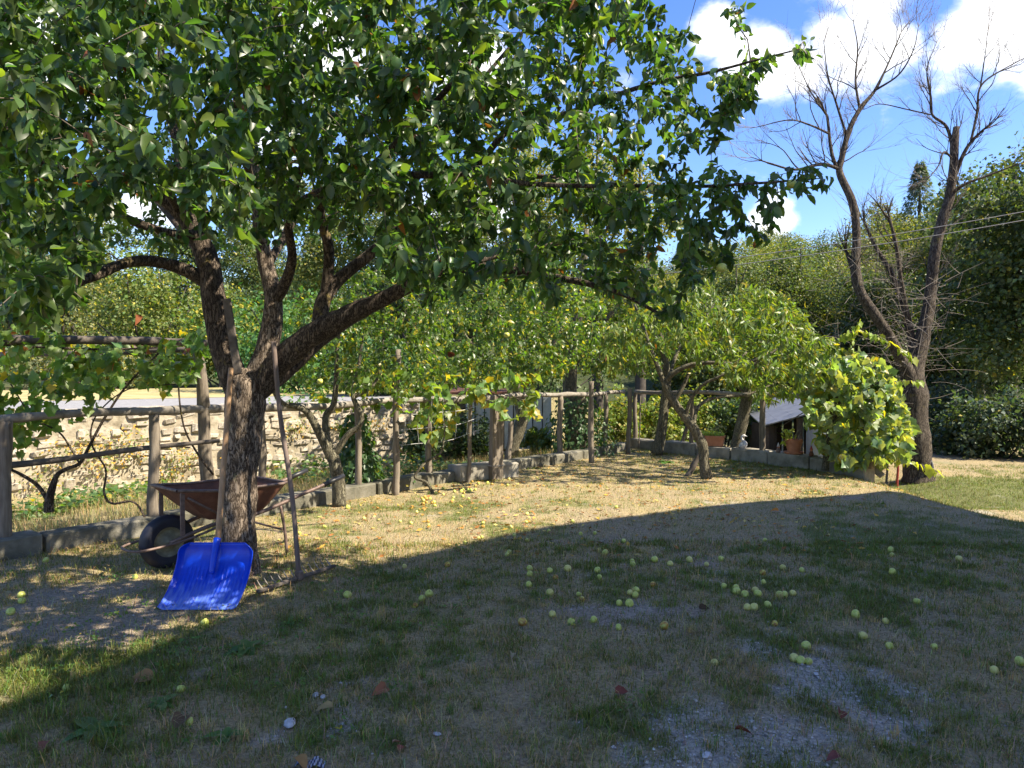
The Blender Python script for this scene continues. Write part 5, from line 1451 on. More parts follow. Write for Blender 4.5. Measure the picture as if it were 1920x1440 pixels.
# beyond the road on the left
for i, (px, py, Y, rx, rz, col_, yl, lab) in enumerate((
    (290, 590, 24, 2.6, 2.6, (.105, .145, .03), .06, 'yellow-green bush beyond the road behind the apple fork'),
    (150, 560, 27, 3.2, 3.4, (.10, .12, .04), .12, 'olive green tree-like bush beyond the road'),
    (40, 590, 26, 2.8, 3.0, (.075, .11, .04), .05, 'dark green bush beyond the road at the left edge'),
    (420, 640, 23, 2.0, 1.8, (.09, .14, .03), .15, 'green bush beyond the road just right of the trunk'),
    (560, 655, 20, 2.3, 1.7, (.06, .14, .035), .02, 'fresh green bush beyond the road behind the small apple tree'),
    (720, 690, 18.5, 2.2, 1.2, (.05, .10, .03), .03, 'dark green bush beyond the road behind the tall stake'),
    (200, 690, 21, 2.2, 1.1, (.10, .12, .045), .1, 'low hedge bush on the verge left of the pergola post'),
    (-60, 680, 21, 2.2, 1.3, (.08, .10, .04), .08, 'low hedge bush at the far left of the verge'))):
    shrub('roadside_bush', lab, P(px, py, Y), (rx, rx, rz), 6500, .12, col_, 350 + i, 'bush', yl, T_SMALL, 6, None, (.36, .32, .04))

# far trees: a few shapes, each copied many times
def far_tree_mesh(seed, h, w, col_, n, lsize, conifer=False, shell=.5, yellow=.04):
    r = np.random.default_rng(seed); bl = []
    if conifer:
        V = []; cen = []
        zz = r.uniform(.1, 1, n) ; ab = r.uniform(0, 6.28, 420); zb = r.uniform(.1, .98, 420); jb = r.integers(0, 420, n); a = ab[jb] + r.normal(0, .2, n); tier = zb[jb]; zz = tier + r.normal(0, .012, n)
        rr = w * (1 - tier) ** .8 * r.uniform(.15, 1, n) ** .6; z = h * zz - rr * .30
        B = np.stack([np.cos(a) * rr, np.sin(a) * rr, z], 1); A = np.stack([np.cos(a), np.sin(a), -.4 + r.normal(0, .2, n)], 1); Nn = np.stack([r.normal(0, .3, n), r.normal(0, .3, n), np.ones(n)], 1)
        L = lsize * r.uniform(.6, 1.3, n); Vv, flat, sizes, kk = leaf_geo(T_DIAM, B, A, Nn, L, L * .5, r.uniform(0, .4, n), r.uniform(0, .4, n))
        return mesh_np('crown', Vv, flat, sizes, True, np.repeat(tint(r, n, col_, .3), kk, 0)), np.array([[0, 0, h * .95]])
    for _ in range(16):
        z = r.uniform(.25, .92); d = r.uniform(0, 6.28); q = w * .62 * r.uniform(.1, 1) * (1.1 - abs(z - .55))
        bl.append((math.cos(d) * q, math.sin(d) * q, h * z, w * r.uniform(.24, .45), w * r.uniform(.24, .45), h * r.uniform(.08, .15)))
    return foliage_mesh('crown', bl, n, lsize, col_, r, T_DIAM, yellow, shell)

def make_far(seed, h, w, col_, n, lsize, conifer=False, yellow=.04):
    me, cs = far_tree_mesh(seed, h, w, col_, n, lsize, conifer, .35, yellow); me.materials.append(M['leaf_far'])
    r = np.random.default_rng(seed + 1); paths = [np.array([[0, 0, -.6, .022 * h], [.05, 0, h * .3, .017 * h], [0, .05, h * .6, .011 * h], [0, 0, h * .93, .003 * h]])]
    paths[0] = catmull(paths[0], 5)
    if not conifer:
        for _ in range(12):
            q = cs[r.integers(len(cs))]; z0 = min(q[2] * r.uniform(.45, .8), h * .7); s = np.linspace(0, 1, 6)[:, None]; p0 = np.array([0, 0, z0])
            paths.append(np.hstack([p0 + (q - p0) * s + np.sin(math.pi * s) * np.array([0, 0, .06 * h]) * .5, (.007 * h) * (1 - .85 * s)]))
    Vs = []; Fl = []; n_ = 0
    for p in paths:
        v, f = tube_vf(p[:, :3], p[:, 3], 6, False); Vs.append(v); Fl.append((np.array(f) + n_)); n_ += len(v)
    fl = np.concatenate(Fl); tm = mesh_np('trunk', np.concatenate(Vs), fl, np.full(len(fl), 4), True); tm.materials.append(M['bark_forest'])
    return me, tm
FAR = [make_far(500, 8.5, 3.2, (.085, .12, .036), 15000, .125), make_far(510, 9.5, 3.4, (.125, .155, .038), 15000, .125, False, .1), make_far(520, 7.0, 3.0, (.062, .092, .034), 13000, .12),
       make_far(530, 10.0, 2.6, (.115, .14, .04), 11000, .12, False, .2), make_far(540, 12.0, 3.4, (.085, .115, .06), 12000, .20, True)]
def place_far(k, x, y, s, rz, label, cat='tree', name='broadleaf_tree', group=None):
    z = float(hgt(x, y)); me, tm = FAR[k]
    t = thing(name, label, cat, (x, y, z), group); t.rotation_euler = (0, 0, rz); t.scale = (s, s, s)
    for nm, m in (('crown', me), ('trunk', tm)):
        o = bpy.data.objects.new(nm, m); COL.objects.link(o); o.parent = t
    return t

def at_px(px, Y): return (px - 960) / FPX * Y
def woods():
    r = np.random.default_rng(8)
    near = [(1900, 21, 2, 1.1, 'dark broadleaf tree at the right edge above the brambles'), (1960, 19, 0, .95, 'tall tree cut by the right picture edge'), (1840, 25, 1, .78, 'yellow-green tree right of the dead tree'),
            (1790, 29, 0, .75, 'tree directly behind the right dead trunk'), (1880, 31, 3, .85, 'slim yellowish tree above the right-hand wood'), (1930, 27, 2, 1.25, 'dark tall tree in the upper right wood'),
            (1700, 27, 3, .62, 'slim tree behind the fork of the dead tree'), (1640, 25, 2, .75, 'dark tree behind the left dead trunk'), (1570, 28, 1, .62, 'yellow-green tree behind the brushwood'), (1500, 30, 0, .75, 'green tree behind the peach tree top'),
            (1440, 33, 2, .8, 'dark tree just right of the apple crown'), (1380, 29, 0, .7, 'tree mostly hidden behind the right apple bough')]
    for px, Y, k, s, lab in near: place_far(k, at_px(px, Y), Y, s, r.uniform(0, 6), lab)
    place_far(4, at_px(1722, 36), 36, .76, 0, 'tall pointed conifer rising behind the dead tree', 'conifer', 'conifer_tree')
    # airy trees behind the apple crown and beyond the left bushes
    for px, Y, k, s, lab in ((1200, 24, 3, .95, 'airy tall tree seen through the apple boughs'), (1120, 26, 3, 1.05, 'airy tall tree behind the middle of the apple crown'), (1000, 28, 1, 1.0, 'tree behind the metal shed'),
                             (880, 30, 0, 1.0, 'tree behind the middle of the apple crown base'), (760, 33, 2, 1.15, 'tree far beyond the road behind the right limb'), (620, 34, 1, 1.0, 'tree far beyond the road behind the left limb'),
                             (480, 38, 0, 1.0, 'tree far beyond the road behind the trunk'), (330, 40, 2, 1.15, 'tree far beyond the road left of the trunk'), (170, 38, 1, 1.0, 'tree far beyond the road above the pergola'), (20, 36, 0, 1.0, 'tree far beyond the road at the left edge')):
        place_far(k, at_px(px, Y), Y, s, r.uniform(0, 6), lab)
    # the wooded hillside: reads as one mass
    V = []; F = []; Cc = []; n0 = 0
    g = bpy.data.objects.new('wooded_hillside', None); COL.objects.link(g)
    g['kind'] = 'stuff'; g['label'] = 'far wooded hillside behind the orchard'; g['category'] = 'woodland'
    pts = []
    for _ in range(9000):
        if r.random() < .78: Y = 26 + 90 * r.random() ** 1.3; X = r.uniform(.26, .95) * Y
        else: Y = r.uniform(45, 150); X = r.uniform(-.8, .3) * Y
        if all((X - a) ** 2 + (Y - b) ** 2 > (1.5 + .022 * Y) ** 2 for a, b in pts): pts.append((X, Y))
        if len(pts) > 620: break
    for i, (X, Y) in enumerate(pts):
        k = int(r.choice([0, 1, 2, 3, 4, 2], p=[.25, .19, .22, .15, .02, .17])); o = bpy.data.objects.new('canopy', FAR[k][0]); COL.objects.link(o); o.parent = g
        s = r.uniform(.55, .85) if Y < 50 else r.uniform(.65, .95); o.matrix_basis = Matrix.Translation((X, Y, float(hgt(X, Y)) - .8)) @ Matrix.Rotation(r.uniform(0, 6), 4, 'Z') @ Matrix.Diagonal((s * 1.15, s * 1.15, s, 1)); o['kind'] = 'stuff'
woods()

# ------------------------------------------------------------------ blue snow shovel
def shovel():
    base = G(367, 1148); bx, by, bz = base[0], base[1] + .02, base[2] + .012
    t = thing('snow_shovel', 'bright blue plastic snow shovel leaning on the apple trunk', 'shovel', (bx, by, bz))
    W = .245; n = 26; mcols = 110
    prof = []                                  # side view of the scoop: (back, up), concave towards the camera
    for s in np.linspace(0, 1, n):
        a = .30 + 1.15 * s ** 1.25 if s < .78 else .30 + 1.15 * s ** 1.25 + (s - .78) * 1.2
        prof.append(a)
    y = [0]; z = [0]; step = .50 / (n - 1)
    for a in prof[1:]: y.append(y[-1] + math.cos(a) * step); z.append(z[-1] + math.sin(a) * step)
    y = np.array(y); z = np.array(z)
    us = np.linspace(-1, 1, mcols)
    V = []
    for i in range(n):
        s = i / (n - 1); wl = W * (1.0 - .0 * s)
        if s > .86: wl *= math.sqrt(max(0.0, 1 - ((s - .86) / .14) ** 2 * .32))
        ang = prof[i]; ny, nz = -math.sin(ang), math.cos(ang)        # towards the hollow side
        for u in us:
            e = max(0, abs(u) - .86) / .14; lift = .045 * e ** 1.6 * (.45 + .55 * s)
            rib = 0.0
            if .06 < s < .72 and .14 < abs(u) < .84: rib = .006 * max(0, math.sin(u * 58)) * min(1, (s - .06) * 20, (.72 - s) * 10)
            cen = .012 * math.exp(-(u / .055) ** 2) * min(1, max(0, s - .35) * 4)
            h = lift + rib + cen
            V.append((bx + u * wl + .012 * s, by + y[i] + ny * h, bz + z[i] + nz * h))
    F = [(i * mcols + k, i * mcols + k + 1, (i + 1) * mcols + k + 1, (i + 1) * mcols + k) for i in range(n - 1) for k in range(mcols - 1)]
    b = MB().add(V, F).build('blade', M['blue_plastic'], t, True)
    sol = b.modifiers.new('thickness', 'SOLIDIFY'); sol.thickness = .005; sol.offset = -1
    # worn lower edge strip
    top = np.array([bx + .01, by + y[-1], bz + z[-1]]); i0 = int(n * .55)
    s0 = np.array([bx + .006, by + y[i0] - .02, bz + z[i0] + .02])
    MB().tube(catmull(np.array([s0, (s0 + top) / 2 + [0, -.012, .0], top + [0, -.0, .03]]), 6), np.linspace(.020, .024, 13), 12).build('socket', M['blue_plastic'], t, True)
    hb = top + np.array([0, .0, -.02]); ht = P(433, 690, 5.16)
    MB().tube(np.array([hb + (ht - hb) * u for u in np.linspace(0, 1, 8)]), np.linspace(.0195, .0175, 8), 14).build('handle', M['handle_tan'], t, True)
shovel()

# ------------------------------------------------------------------ wooden hay rake
def rake():
    hb = G(561, 1092) + np.array([0, 0, .03]); ht = P(513, 640, 5.22)
    t = thing('hay_rake', 'old wooden hay rake standing against the apple tree limb', 'rake', hb)
    pts = catmull(np.array([hb, hb + (ht - hb) * .35 + [.012, 0, 0], hb + (ht - hb) * .7 + [-.01, .0, 0], ht]), 6)
    MB().tube(pts, np.linspace(.0175, .0165, len(pts)), 10, True, .08, 12).build('handle', M['handle_rake'], t, True)
    a = G(482, 1118) + np.array([0, 0, .03]); b = G(628, 1073) + np.array([0, 0, .05]); ax = unit(b - a)
    up = unit(np.cross(ax, unit(np.cross((0, 0, 1), ax)))); R = basis(ax, np.cross(up, ax), up)
    MB().box((a + b) / 2, (np.linalg.norm(b - a), .028, .022), R, .004, .001).build('head', M['wood_dark'], t)
    side = np.cross(up, ax)
    for s in np.linspace(.06, .94, 12):
        p = a + (b - a) * s
        MB().tube(np.array([p + up * .01, p + side * .03 + up * .035, p + side * .05 + up * .06]), [.005, .0045, .003], 6).build('tine', M['wood_rail'], t, True)
    MB().box(hb + [0, 0, .02], (.05, .05, .07), R, .008).build('ferrule', M['rust_steel'], t)
rake()

# ------------------------------------------------------------------ rusty wheelbarrow
def wheelbarrow():
    u = unit(np.array([.66, .75, 0])); nL = np.array([-u[1], u[0], 0]); g = float(hgt(-2.6, 5.5))
    W = np.array([-2.60, 5.55, g + .205])
    def T(x, y, z): return W + u * x + nL * y + np.array([0, 0, z - .205])
    t = thing('wheelbarrow', 'rusty brown metal wheelbarrow behind the apple trunk', 'wheelbarrow', (W[0], W[1], g))
    Rw = basis(u, (0, 0, 1), -nL)      # local: disc plane u / z, axis across
    tyre = [(.108, -.036), (.150, -.046), (.178, -.045), (.197, -.028), (.203, 0), (.197, .028), (.178, .045), (.150, .046), (.108, .036)]
    v, f = lathe_vf(tyre, 36, W, Rw); wh = MB().add(v, f).build('wheel', M['tyre'], t, True)
    rim = [(.112, -.038), (.105, -.034), (.095, -.018), (.075, -.012), (.05, -.03), (.028, -.034), (.022, -.05), (.001, -.05)]
    v, f = lathe_vf(rim, 28, W, Rw); m = MB().add(v, f); v, f = lathe_vf([(a, -b) for a, b in rim], 28, W, Rw); m.add(v, f).build('rim', M['rim'], wh, True)
    MB().tube(np.array([T(0, -.13, .205), T(0, .13, .205)]), .009, 8).build('axle', M['rust_steel'], t, True)
    # tray
    top = [(-.02, -.22), (.30, -.29), (.80, -.29), (.86, -.25), (.86, .25), (.80, .29), (.30, .29), (-.02, .22)]
    bot = [(.27, -.13), (.40, -.17), (.64, -.17), (.68, -.14), (.68, .14), (.64, .17), (.40, .17), (.27, .13)]
    V = []; zt, zb = .58, .345
    for s in np.linspace(0, 1, 5):
        for (a, b), (c, d) in zip(bot, top): V.append(T(a + (c - a) * s ** .9, b + (d - b) * s ** .9, zb + (zt + (.03 if c < .1 else 0) - zb) * s))
    F = [(i * 8 + k, i * 8 + (k + 1) % 8, (i + 1) * 8 + (k + 1) % 8, (i + 1) * 8 + k) for i in range(4) for k in range(8)] + [tuple(range(8))]
    tr = MB().add(V, F).build('tray', M['rust'], t); sol = tr.modifiers.new('thickness', 'SOLIDIFY'); sol.thickness = .004; sol.offset = 0
    rp = [T(c, d, zt + (.03 if c < .1 else 0)) for c, d in top]; rp.append(rp[0])
    MB().tube(np.array([q for a, b in zip(rp[:-1], rp[1:]) for q in (a, a + (b - a) * .5)] + [rp[0]]), .012, 7, False).build('tray_rim', M['rust_steel'], t, True)
    for s in (-1, 1):
        fr = catmull(np.array([T(-.02, s * .10, .21), T(.28, s * .16, .31), T(.62, s * .23, .36), T(1.0, s * .27, .47), T(1.28, s * .28, .545)]), 6)
        MB().tube(fr, .0155, 9).build('frame', M['rust_steel'], t, True)
        MB().tube(np.array([T(1.20, s * .279, .523), T(1.30, s * .281, .552), T(1.40, s * .282, .58)]), .021, 12).build('grip', M['black_grip'], t, True)
        MB().tube(catmull(np.array([T(.80, s * .25, .41), T(.84, s * .25, .2), T(.86, s * .25, .0)]), 5), .013, 8).build('leg', M['rust_steel'], t, True)
        MB().box(T(.02 if s < 0 else .05, s * .215, .44), (.035, .012, .33), basis(u, nL, (0, 0, 1)), .003).build('strut', M['rust_steel'], t)
        MB().tube(np.array([T(.06, s * .21, .55), T(.3, s * .18, .40), T(.52, s * .17, .35)]), .011, 6).build('brace', M['rust_steel'], t, True)
    hoop = catmull(np.array([T(.36, -.20, .31), T(.10, -.17, .235), T(-.10, -.155, .205), T(-.26, -.13, .195), T(-.30, 0, .195), T(-.24, .13, .2), T(.1, .17, .24), T(.3, .2, .30)]), 6)
    MB().tube(hoop, .010, 8).build('wheel_guard', M['rust_steel'], t, True)
    MB().tube(np.array([T(.82, -.25, .2), T(.82, .25, .2)]), .009, 6).build('cross_bar', M['rust_steel'], t, True)
wheelbarrow()

# weathered board lodged in the fork of the apple tree
a = P(425, 560, 5.30); b = P(446, 702, 5.22); ax = unit(b - a); sd = unit(np.cross(ax, (0, 1, 0))); R = basis(ax, sd, np.cross(ax, sd))
tag(MB().box((a + b) / 2, (np.linalg.norm(b - a), .055, .02), R, .004, .002).build('board', M['wood_dark'], loc=b), 'grey board stuck upright in the fork of the apple tree', 'board')

# ------------------------------------------------------------------ flowerpots and ornaments on the kerb
def kerb_top(px, off=.14):
    p = on_kerb_px(px, C0, CD, CN * off); return np.array([p[0], p[1], .205])
def planter():
    c = kerb_top(1336, .10); ax = unit(np.array([CD[0] * .4 + .8, CD[1] * .4 - .1, 0])); sd = np.array([-ax[1], ax[0], 0])
    t = thing('planter', 'long terracotta trough planter with light green succulents on the kerb', 'planter', c)
    V = []; F = []
    for z, w, l in ((0, .075, .185), (.15, .095, .205), (.15, .105, .215), (.185, .108, .218), (.185, .09, .2), (.15, .085, .195)):
        for sx, sy in ((-1, -1), (1, -1), (1, 1), (-1, 1)): V.append(c + ax * sx * l + sd * sy * w + np.array([0, 0, z]))
    for i in range(5): F += [(i * 4 + k, i * 4 + (k + 1) % 4, (i + 1) * 4 + (k + 1) % 4, (i + 1) * 4 + k) for k in range(4)]
    F += [(3, 2, 1, 0), (20, 21, 22, 23)]
    MB().add(V, F).build('pot', M['terracotta'], t)
    r = np.random.default_rng(2); n = 420
    B = c + ax * r.uniform(-.2, .2, n)[:, None] + sd * r.uniform(-.09, .09, n)[:, None] + np.array([0, 0, .17]) + np.array([0, 0, 1]) * np.abs(r.normal(0, .035, n))[:, None]
    A = r.normal(0, .6, (n, 3)); A[:, 2] += .8; L = r.uniform(.025, .05, n)
    leaf_obj('foliage', T_SMALL, B, A, r.normal(0, 1, (n, 3)), L, L * .9, np.full(n, .3), np.full(n, .3), tint(r, n, (.22, .30, .09), .25), M['leaf_vine'], t)['kind'] = 'stuff'
planter()
def flowerpot():
    c = kerb_top(1489, .15)
    t = thing('flowerpot', 'round terracotta flowerpot on a saucer with sparse stems', 'flowerpot', c)
    v, f = lathe_vf([(.001, .0), (.135, .0), (.16, .035), (.15, .035), (.13, .01)], 24, c); MB().add(v, f).build('saucer', M['terracotta'], t, True)
    v, f = lathe_vf([(.09, .012), (.125, .17), (.128, .175), (.14, .178), (.143, .235), (.13, .235), (.125, .2), (.001, .2)], 24, c); MB().add(v, f).build('pot', M['terracotta'], t, False)
    r = np.random.default_rng(4)
    for i in range(4):
        p = c + [r.normal(0, .04), r.normal(0, .03), .2]; q = p + [r.normal(.02, .05), r.normal(0, .04), r.uniform(.12, .22)]
        MB().tube(np.array([p, (p + q) / 2 + r.normal(0, .012, 3), q]), [.009, .008, .006], 6).build('stem', M['wood_rail'], t, True)
    n = 34; B = c + np.stack([r.normal(-.12, .07, n), r.normal(-.02, .05, n), r.uniform(.18, .40, n)], 1); A = r.normal(0, .6, (n, 3)); A[:, 2] -= .3; Nn = np.stack([r.normal(.4, .4, n), r.normal(-.8, .4, n), r.normal(.5, .3, n)], 1); L = r.uniform(.05, .085, n)
    leaf_obj('foliage', T_VINE, B, A, Nn, L, L * .95, np.full(n, .25), np.full(n, .2), tint(r, n, (.20, .28, .05), .2), M['leaf_vine'], t)['kind'] = 'stuff'
flowerpot()
def goose():
    c = kerb_top(1393, .14)
    t = thing('goose_figurine', 'small grey stone goose figurine on the kerb', 'figurine', c)
    body = catmull(np.array([(*(c + [-.05, 0, .02]), .035), (*(c + [-.01, 0, .05]), .06), (*(c + [.03, 0, .08]), .055), (*(c + [.01, 0, .13]), .03), (*(c + [-.015, 0, .17]), .02), (*(c + [-.01, 0, .205]), .019), (*(c + [.02, 0, .225]), .024), (*(c + [.045, 0, .22]), .014), (*(c + [.075, 0, .212]), .004)]), 5)
    v, f = tube_vf(body[:, :3], body[:, 3], 12); MB().add(v, f).build('body', M['white_stone'], t, True)
    MB().box(c + [.0, 0, .006], (.15, .1, .012), None, .004).build('base', M['white_stone'], t)
goose()
def gnome(px, label, mat, hat):
    c = kerb_top(px, .10)
    t = thing('figurine', label, 'figurine', c)
    v, f = lathe_vf([(.001, 0), (.034, 0), (.038, .02), (.03, .05), (.022, .07), (.001, .075)], 12, c); MB().add(v, f).build('body', M[mat], t, True)
    v, f = lathe_vf([(.001, .068), (.02, .074), (.024, .09), (.018, .108), (.001, .112)], 12, c); MB().add(v, f).build('head', M['terracotta'], t, True)
    v, f = lathe_vf([(.026, .1), (.018, .12), (.008, .15), (.001, .165)], 12, c); MB().add(v, f).build('hat', M[hat], t, True)
gnome(1522, 'tiny reddish garden figurine beside the round flowerpot', 'rust', 'red_paint')
gnome(1460, 'tiny dark garden figurine left of the round flowerpot', 'rust_steel', 'white_stone')

# ------------------------------------------------------------------ windfall apples
CROP7 = [(742, 236), (818, 258), (820, 267), (881, 255), (925, 266), (979, 256), (1027, 267), (1068, 252), (794, 202), (713, 178), (673, 180), (583, 172), (650, 145), (522, 124), (486, 184), (488, 193), (523, 199), (466, 240), (472, 236), (395, 190), (386, 193), (348, 207), (298, 269), (178, 273), (398, 160), (398, 150), (477, 161), (520, 148), (243, 145), (246, 157), (196, 150), (165, 145), (63, 137), (529, 280), (530, 295), (586, 286), (636, 281), (527, 325), (587, 349), (720, 284), (726, 303), (876, 325), (812, 348), (829, 342), (827, 355), (781, 377), (810, 379), (668, 352), (594, 409), (646, 432), (710, 425), (780, 446), (510, 433), (227, 365), (247, 353), (207, 384), (17, 356),
         (1076, 329), (1110, 335), (1111, 346), (1135, 353), (1164, 341), (1171, 352), (1187, 317), (1185, 292), (1142, 390), (1161, 390), (1199, 383), (1232, 353), (1247, 353), (1270, 350), (1242, 277), (1295, 284), (1192, 198), (1307, 500), (1274, 534), (1293, 541), (1314, 543), (1446, 411), (1531, 428), (1467, 471), (1541, 499), (1667, 500), (1618, 373), (1550, 290), (1545, 228), (1549, 240), (1737, 253), (1909, 544), (1836, 568), (773, 105), (212, 118)]
SPECIAL = {(602, 305): ('brown', 'half-rotten apple among the left scatter on the shaded lawn'), (676, 367): ('brown', 'brown rotten apple touching a green one on the shaded lawn'), (908, 444): ('brown', 'yellow apple with a brown hole on the middle of the shaded lawn'),
           (1219, 435): ('brown', 'bruised brown-spotted apple below the small cluster on the right'), (1050, 546): ('yellow', 'lone yellow apple nearest the gravel in the middle foreground')}
UNIQ = {(1307, 500): 'largest pale apple just above the row of three', (1274, 534): 'left apple of the row of three on the gravel edge', (1293, 541): 'middle apple of the row of three on the gravel edge', (1314, 543): 'right apple of the row of three on the gravel edge',
        (1909, 544): 'apple at the right picture edge in the grass', (1836, 568): 'small yellow apple sunk in the grass near the right edge', (1618, 373): 'lone apple on the right half of the shaded lawn', (1737, 253): 'lone small apple far right on the shaded green grass',
        (1192, 198): 'lone apple nearest the shadow edge on the right', (17, 356): 'lone apple right of the rake head on the shaded grass', (1446, 411): 'apple left of the pair on the right shaded lawn', (1531, 428): 'apple right of the pair on the right shaded lawn', (1467, 471): 'apple in the bare patch above the lowest right apples',
        (1541, 499): 'apple beside the gravel patch on the right', (1667, 500): 'apple on the whitish gravel far right', (1550, 290): 'small apple on the dry strip right of the cluster', (227, 365): 'bigger apple of the close pair left of centre', (207, 384): 'lower apple of the close pair left of centre', (247, 353): 'small apple behind the close pair left of centre',
        (710, 425): 'apple resting on a dry leaf in the middle of the shaded lawn', (510, 433): 'apple with a dry leaf stuck beside it on the shaded lawn', (780, 446): 'yellowish apple left of the one with a hole'}
LEFT = {(20, 1149): 'apple at the left picture edge on the bare soil', (41, 1128): 'apple among weeds right of the left edge', (40, 1117): 'apple half hidden in weeds on the left slope', (86, 1051): 'sunlit apple below the left kerb', (155, 1004): 'small apple lying against the left kerb', (253, 1082): 'apple left of the wheelbarrow wheel',
        (384, 1169): 'apple directly below the blue shovel edge', (125, 1292): 'apple in the front left grass', (339, 1294): 'apple beside the bare patch in the front left lawn', (355, 1355): 'apple nearest the bottom left of the lawn', (561, 999): 'sunlit yellow apple right of the rake handle', (608, 987): 'sunlit apple right of the rake in the dappled grass', (652, 951): 'apple at the foot of the small apple tree'}
def ground_apple(px, py, kind, label, group, r, size=None):
    s = size or r.uniform(.0185, .029); p = G(px, py + 3)
    o = bpy.data.objects.new('windfall_apple', apple_mesh(kind)); COL.objects.link(o)
    o.location = (p[0], p[1], float(hgt(p[0], p[1])) + s * .62); o.rotation_euler = tuple(r.uniform(-1.6, 1.6, 3)); o.scale = (s, s, s)
    tag(o, label, 'apple', group)
ORD = ['first', 'second', 'third', 'fourth', 'fifth', 'sixth', 'seventh', 'eighth', 'ninth', 'tenth', 'eleventh', 'twelfth']
def windfalls():
    r = np.random.default_rng(71); rows = {}
    for (cx, cy) in CROP7:
        if (cx, cy) in UNIQ: g, band = 'windfall apples on the shaded lawn', None
        elif cy < 165 and cx < 840: g, band = 'windfall apples in the sunlit grass', ('back' if cy < 146 else 'front') + ' half of the sunlit dry grass'
        elif cx > 1060: g, band = 'windfall apples in the right cluster', ('back' if cy < 325 else 'middle' if cy < 349 else 'front') + ' of the right-hand lawn cluster'
        elif cy < 215: g, band = 'windfall apples along the shadow edge', ('rear' if cy < 186 else 'front') + ' line inside the shadow edge'
        else: g, band = 'windfall apples on the middle lawn', ('rear' if cy < 270 else 'second' if cy < 320 else 'third' if cy < 370 else 'nearest') + ' row on the shaded middle lawn'
        rows.setdefault((g, band), []).append((cx, cy))
    for (g, band), lst in rows.items():
        for i, (cx, cy) in enumerate(sorted(lst)):
            lab = UNIQ[(cx, cy)] if band is None else ('fallen apple %s from left in the %s' % (ORD[i], band))
            ground_apple(640 + cx * 2 / 3, 880 + cy * 2 / 3, ('green', 'green', 'green', 'green', 'yellow', 'yellow', 'brown')[r.integers(7)], lab, g, r, r.uniform(.017, .021) if cy < 200 else None)
    for (cx, cy), (kd, lab) in SPECIAL.items(): ground_apple(640 + cx * 2 / 3, 880 + cy * 2 / 3, kd, lab, 'windfall apples on the shaded lawn', r)
    for (px, py), lab in LEFT.items(): ground_apple(px, py, 'green', lab, 'windfall apples on the left lawn', r)
    for i in range(46):
        px = r.uniform(785, 895); py = 930 - (px - 785) * .16 + r.normal(0, 8)
        if i > 34: px, py = r.uniform(985, 1000) - r.uniform(40, 100), r.uniform(890, 905)
        ground_apple(px, py + 4, ['green', 'brown', 'brown', 'green', 'yellow'][r.integers(5)], 'yellow or browned apple in the heap below the concrete kerb', 'apples heaped below the kerb', r, r.uniform(.017, .025))
    for i in range(14):
        ground_apple(r.uniform(556, 612), r.normal(937, 5), ['yellow', 'brown', 'green'][r.integers(3)], 'yellow or browned apple in the heap beyond the wheelbarrow handle', 'apples heaped beyond the wheelbarrow', r, .026)
windfalls()

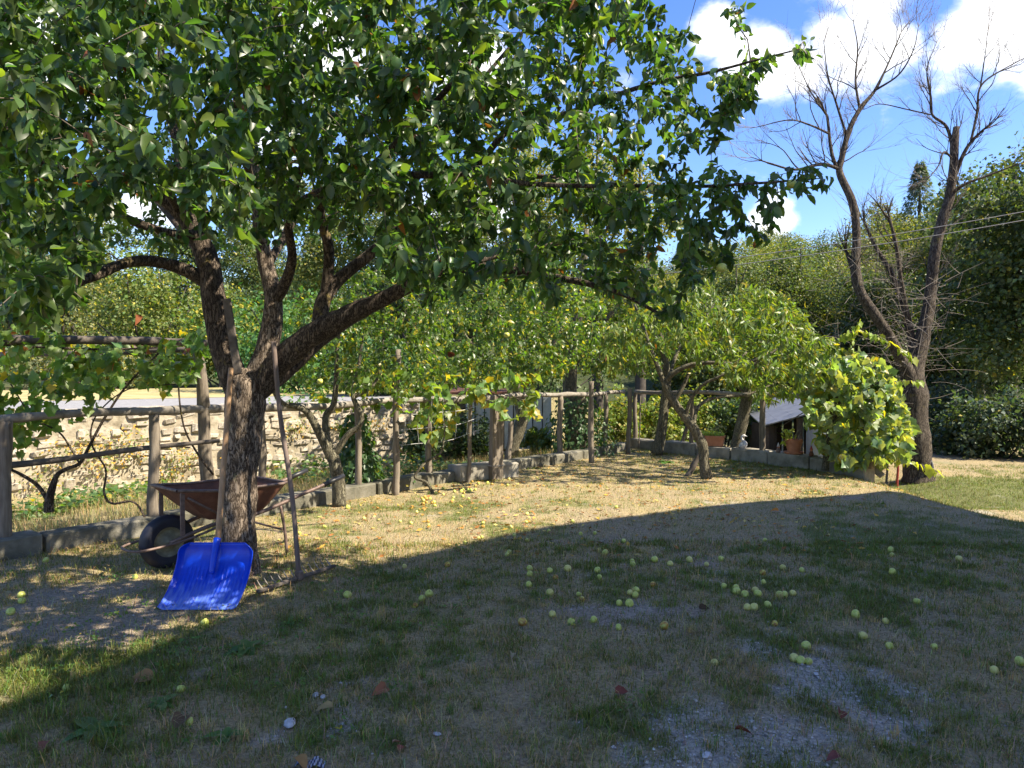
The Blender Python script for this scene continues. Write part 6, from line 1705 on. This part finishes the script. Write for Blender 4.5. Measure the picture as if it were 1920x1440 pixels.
# ------------------------------------------------------------------ single fallen leaves, stones and a rag on the near lawn
def bits():
    r = np.random.default_rng(15)
    for px, py, L, c, lab in ((725, 1297, .085, (.26, .11, .06), 'curled orange-brown leaf in the near left lawn'), (1153, 1308, .07, (.17, .055, .04), 'reddish dead leaf left of the lone yellow apple'), (1575, 1341, .07, (.16, .05, .035), 'dark red dead leaf on the right gravel'),
                              (1377, 1378, .07, (.15, .05, .035), 'dark red dead leaf in the middle of the gravel'), (1576, 1428, .06, (.17, .06, .05), 'dark red dead leaf at the bottom edge on the right'), (552, 1432, .085, (.33, .19, .07), 'ochre dead leaf at the bottom edge by the striped rag'), (625, 1335, .07, (.30, .22, .10), 'tan leaf on the bare near soil'),
                              (1310, 1145, .06, (.08, .05, .03), 'dark curled leaf below the middle cluster of apples'), (345, 1352, .1, (.12, .08, .05), 'large brown leaf beside the nearest left apple'), (290, 1278, .11, (.25, .15, .07), 'large tan leaf on the near left bare patch'), (735, 1403, .04, (.36, .21, .15), 'small pinkish leaf at the bottom of the near lawn'), (747, 1418, .05, (.25, .09, .06), 'small red leaf at the very bottom of the near lawn'),
                              (892, 1076, .07, (.36, .28, .16), 'pale dry leaf on the shaded middle lawn'), (1460, 962, .09, (.50, .20, .04), 'bright orange leaf just inside the shadow edge on the right'), (1385, 975, .07, (.42, .26, .05), 'yellow leaf inside the shadow edge right of centre'), (90, 1400, .07, (.22, .09, .06), 'dark reddish leaf in the front left grass'), (960, 1232, .05, (.36, .30, .2), 'pale dry leaf lying under the lower apples')):
        p = G(px, py); az = r.uniform(0, 6.28)
        o = leaf_obj('fallen_leaf', T_APPLE, (p + [0, 0, .022])[None], np.array([[math.cos(az), math.sin(az), .25]]), np.array([[r.normal(0, .5), r.normal(-.4, .4), 1]]), np.array([L]), np.array([L * .95]), np.array([.7]), np.array([.5]), np.array([c]), M['leaf_dry'])
        tag(o, lab, 'leaf', 'single fallen leaves')
    for px, py, s, lab in ((543, 1362, .034, 'white speckled stone lying on the near bare soil'), (592, 1306, .02, 'pale pebble left of the curled orange leaf'), (606, 1309, .017, 'small white pebble beside another in the near lawn'), (820, 1379, .016, 'tiny white pebble in the near lawn'), (1325, 1420, .022, 'pale pebble at the bottom edge on the gravel'), (1530, 1266, .016, 'small white pebble on the right gravel')):
        p = G(px, py); v, f = lathe_vf([(.001, -.5), (.6, -.4), (.95, -.05), (.85, .3), (.45, .55), (.001, .6)], 10)
        v = v * np.array([1.25, .8, .75]) * (1 + r.normal(0, .06, (len(v), 1))); a = r.uniform(0, 3)
        v = v @ np.array([[math.cos(a), math.sin(a), 0], [-math.sin(a), math.cos(a), 0], [0, 0, 1]]) * s + p + [0, 0, s * .4]
        tag(MB().add(v, f).build('stone', M['white_stone'], smooth=True, loc=p), lab, 'stone')
    p = G(583, 1436); n = 10; V = []; F = []
    for i in range(n):
        for j in range(n):
            V.append(p + np.array([(i / 9 - .5) * .11, (j / 9 - .5) * .06, .012 + .008 * math.sin(i * 1.3) + .006 * math.sin(j * 1.7 + i)]))
    F = [(i * n + j, (i + 1) * n + j, (i + 1) * n + j + 1, i * n + j + 1) for i in range(n - 1) for j in range(n - 1)]
    m, N, L_, b, out = new_mat('rag'); wv = N.new('ShaderNodeTexWave'); wv.inputs['Scale'].default_value = 22; tc = N.new('ShaderNodeTexCoord'); L_.new(tc.outputs['Object'], wv.inputs['Vector'])
    rp = ramp(N, [(.4, (.05, .055, .09)), (.6, (.42, .42, .46))]); L_.new(wv.outputs[0], rp.inputs[0]); L_.new(rp.outputs[0], b.inputs['Base Color']); b.inputs['Roughness'].default_value = .9
    tag(MB().add(V, F).build('rag', m, smooth=True, loc=p), 'crumpled striped rag at the bottom picture edge', 'rag')
bits()
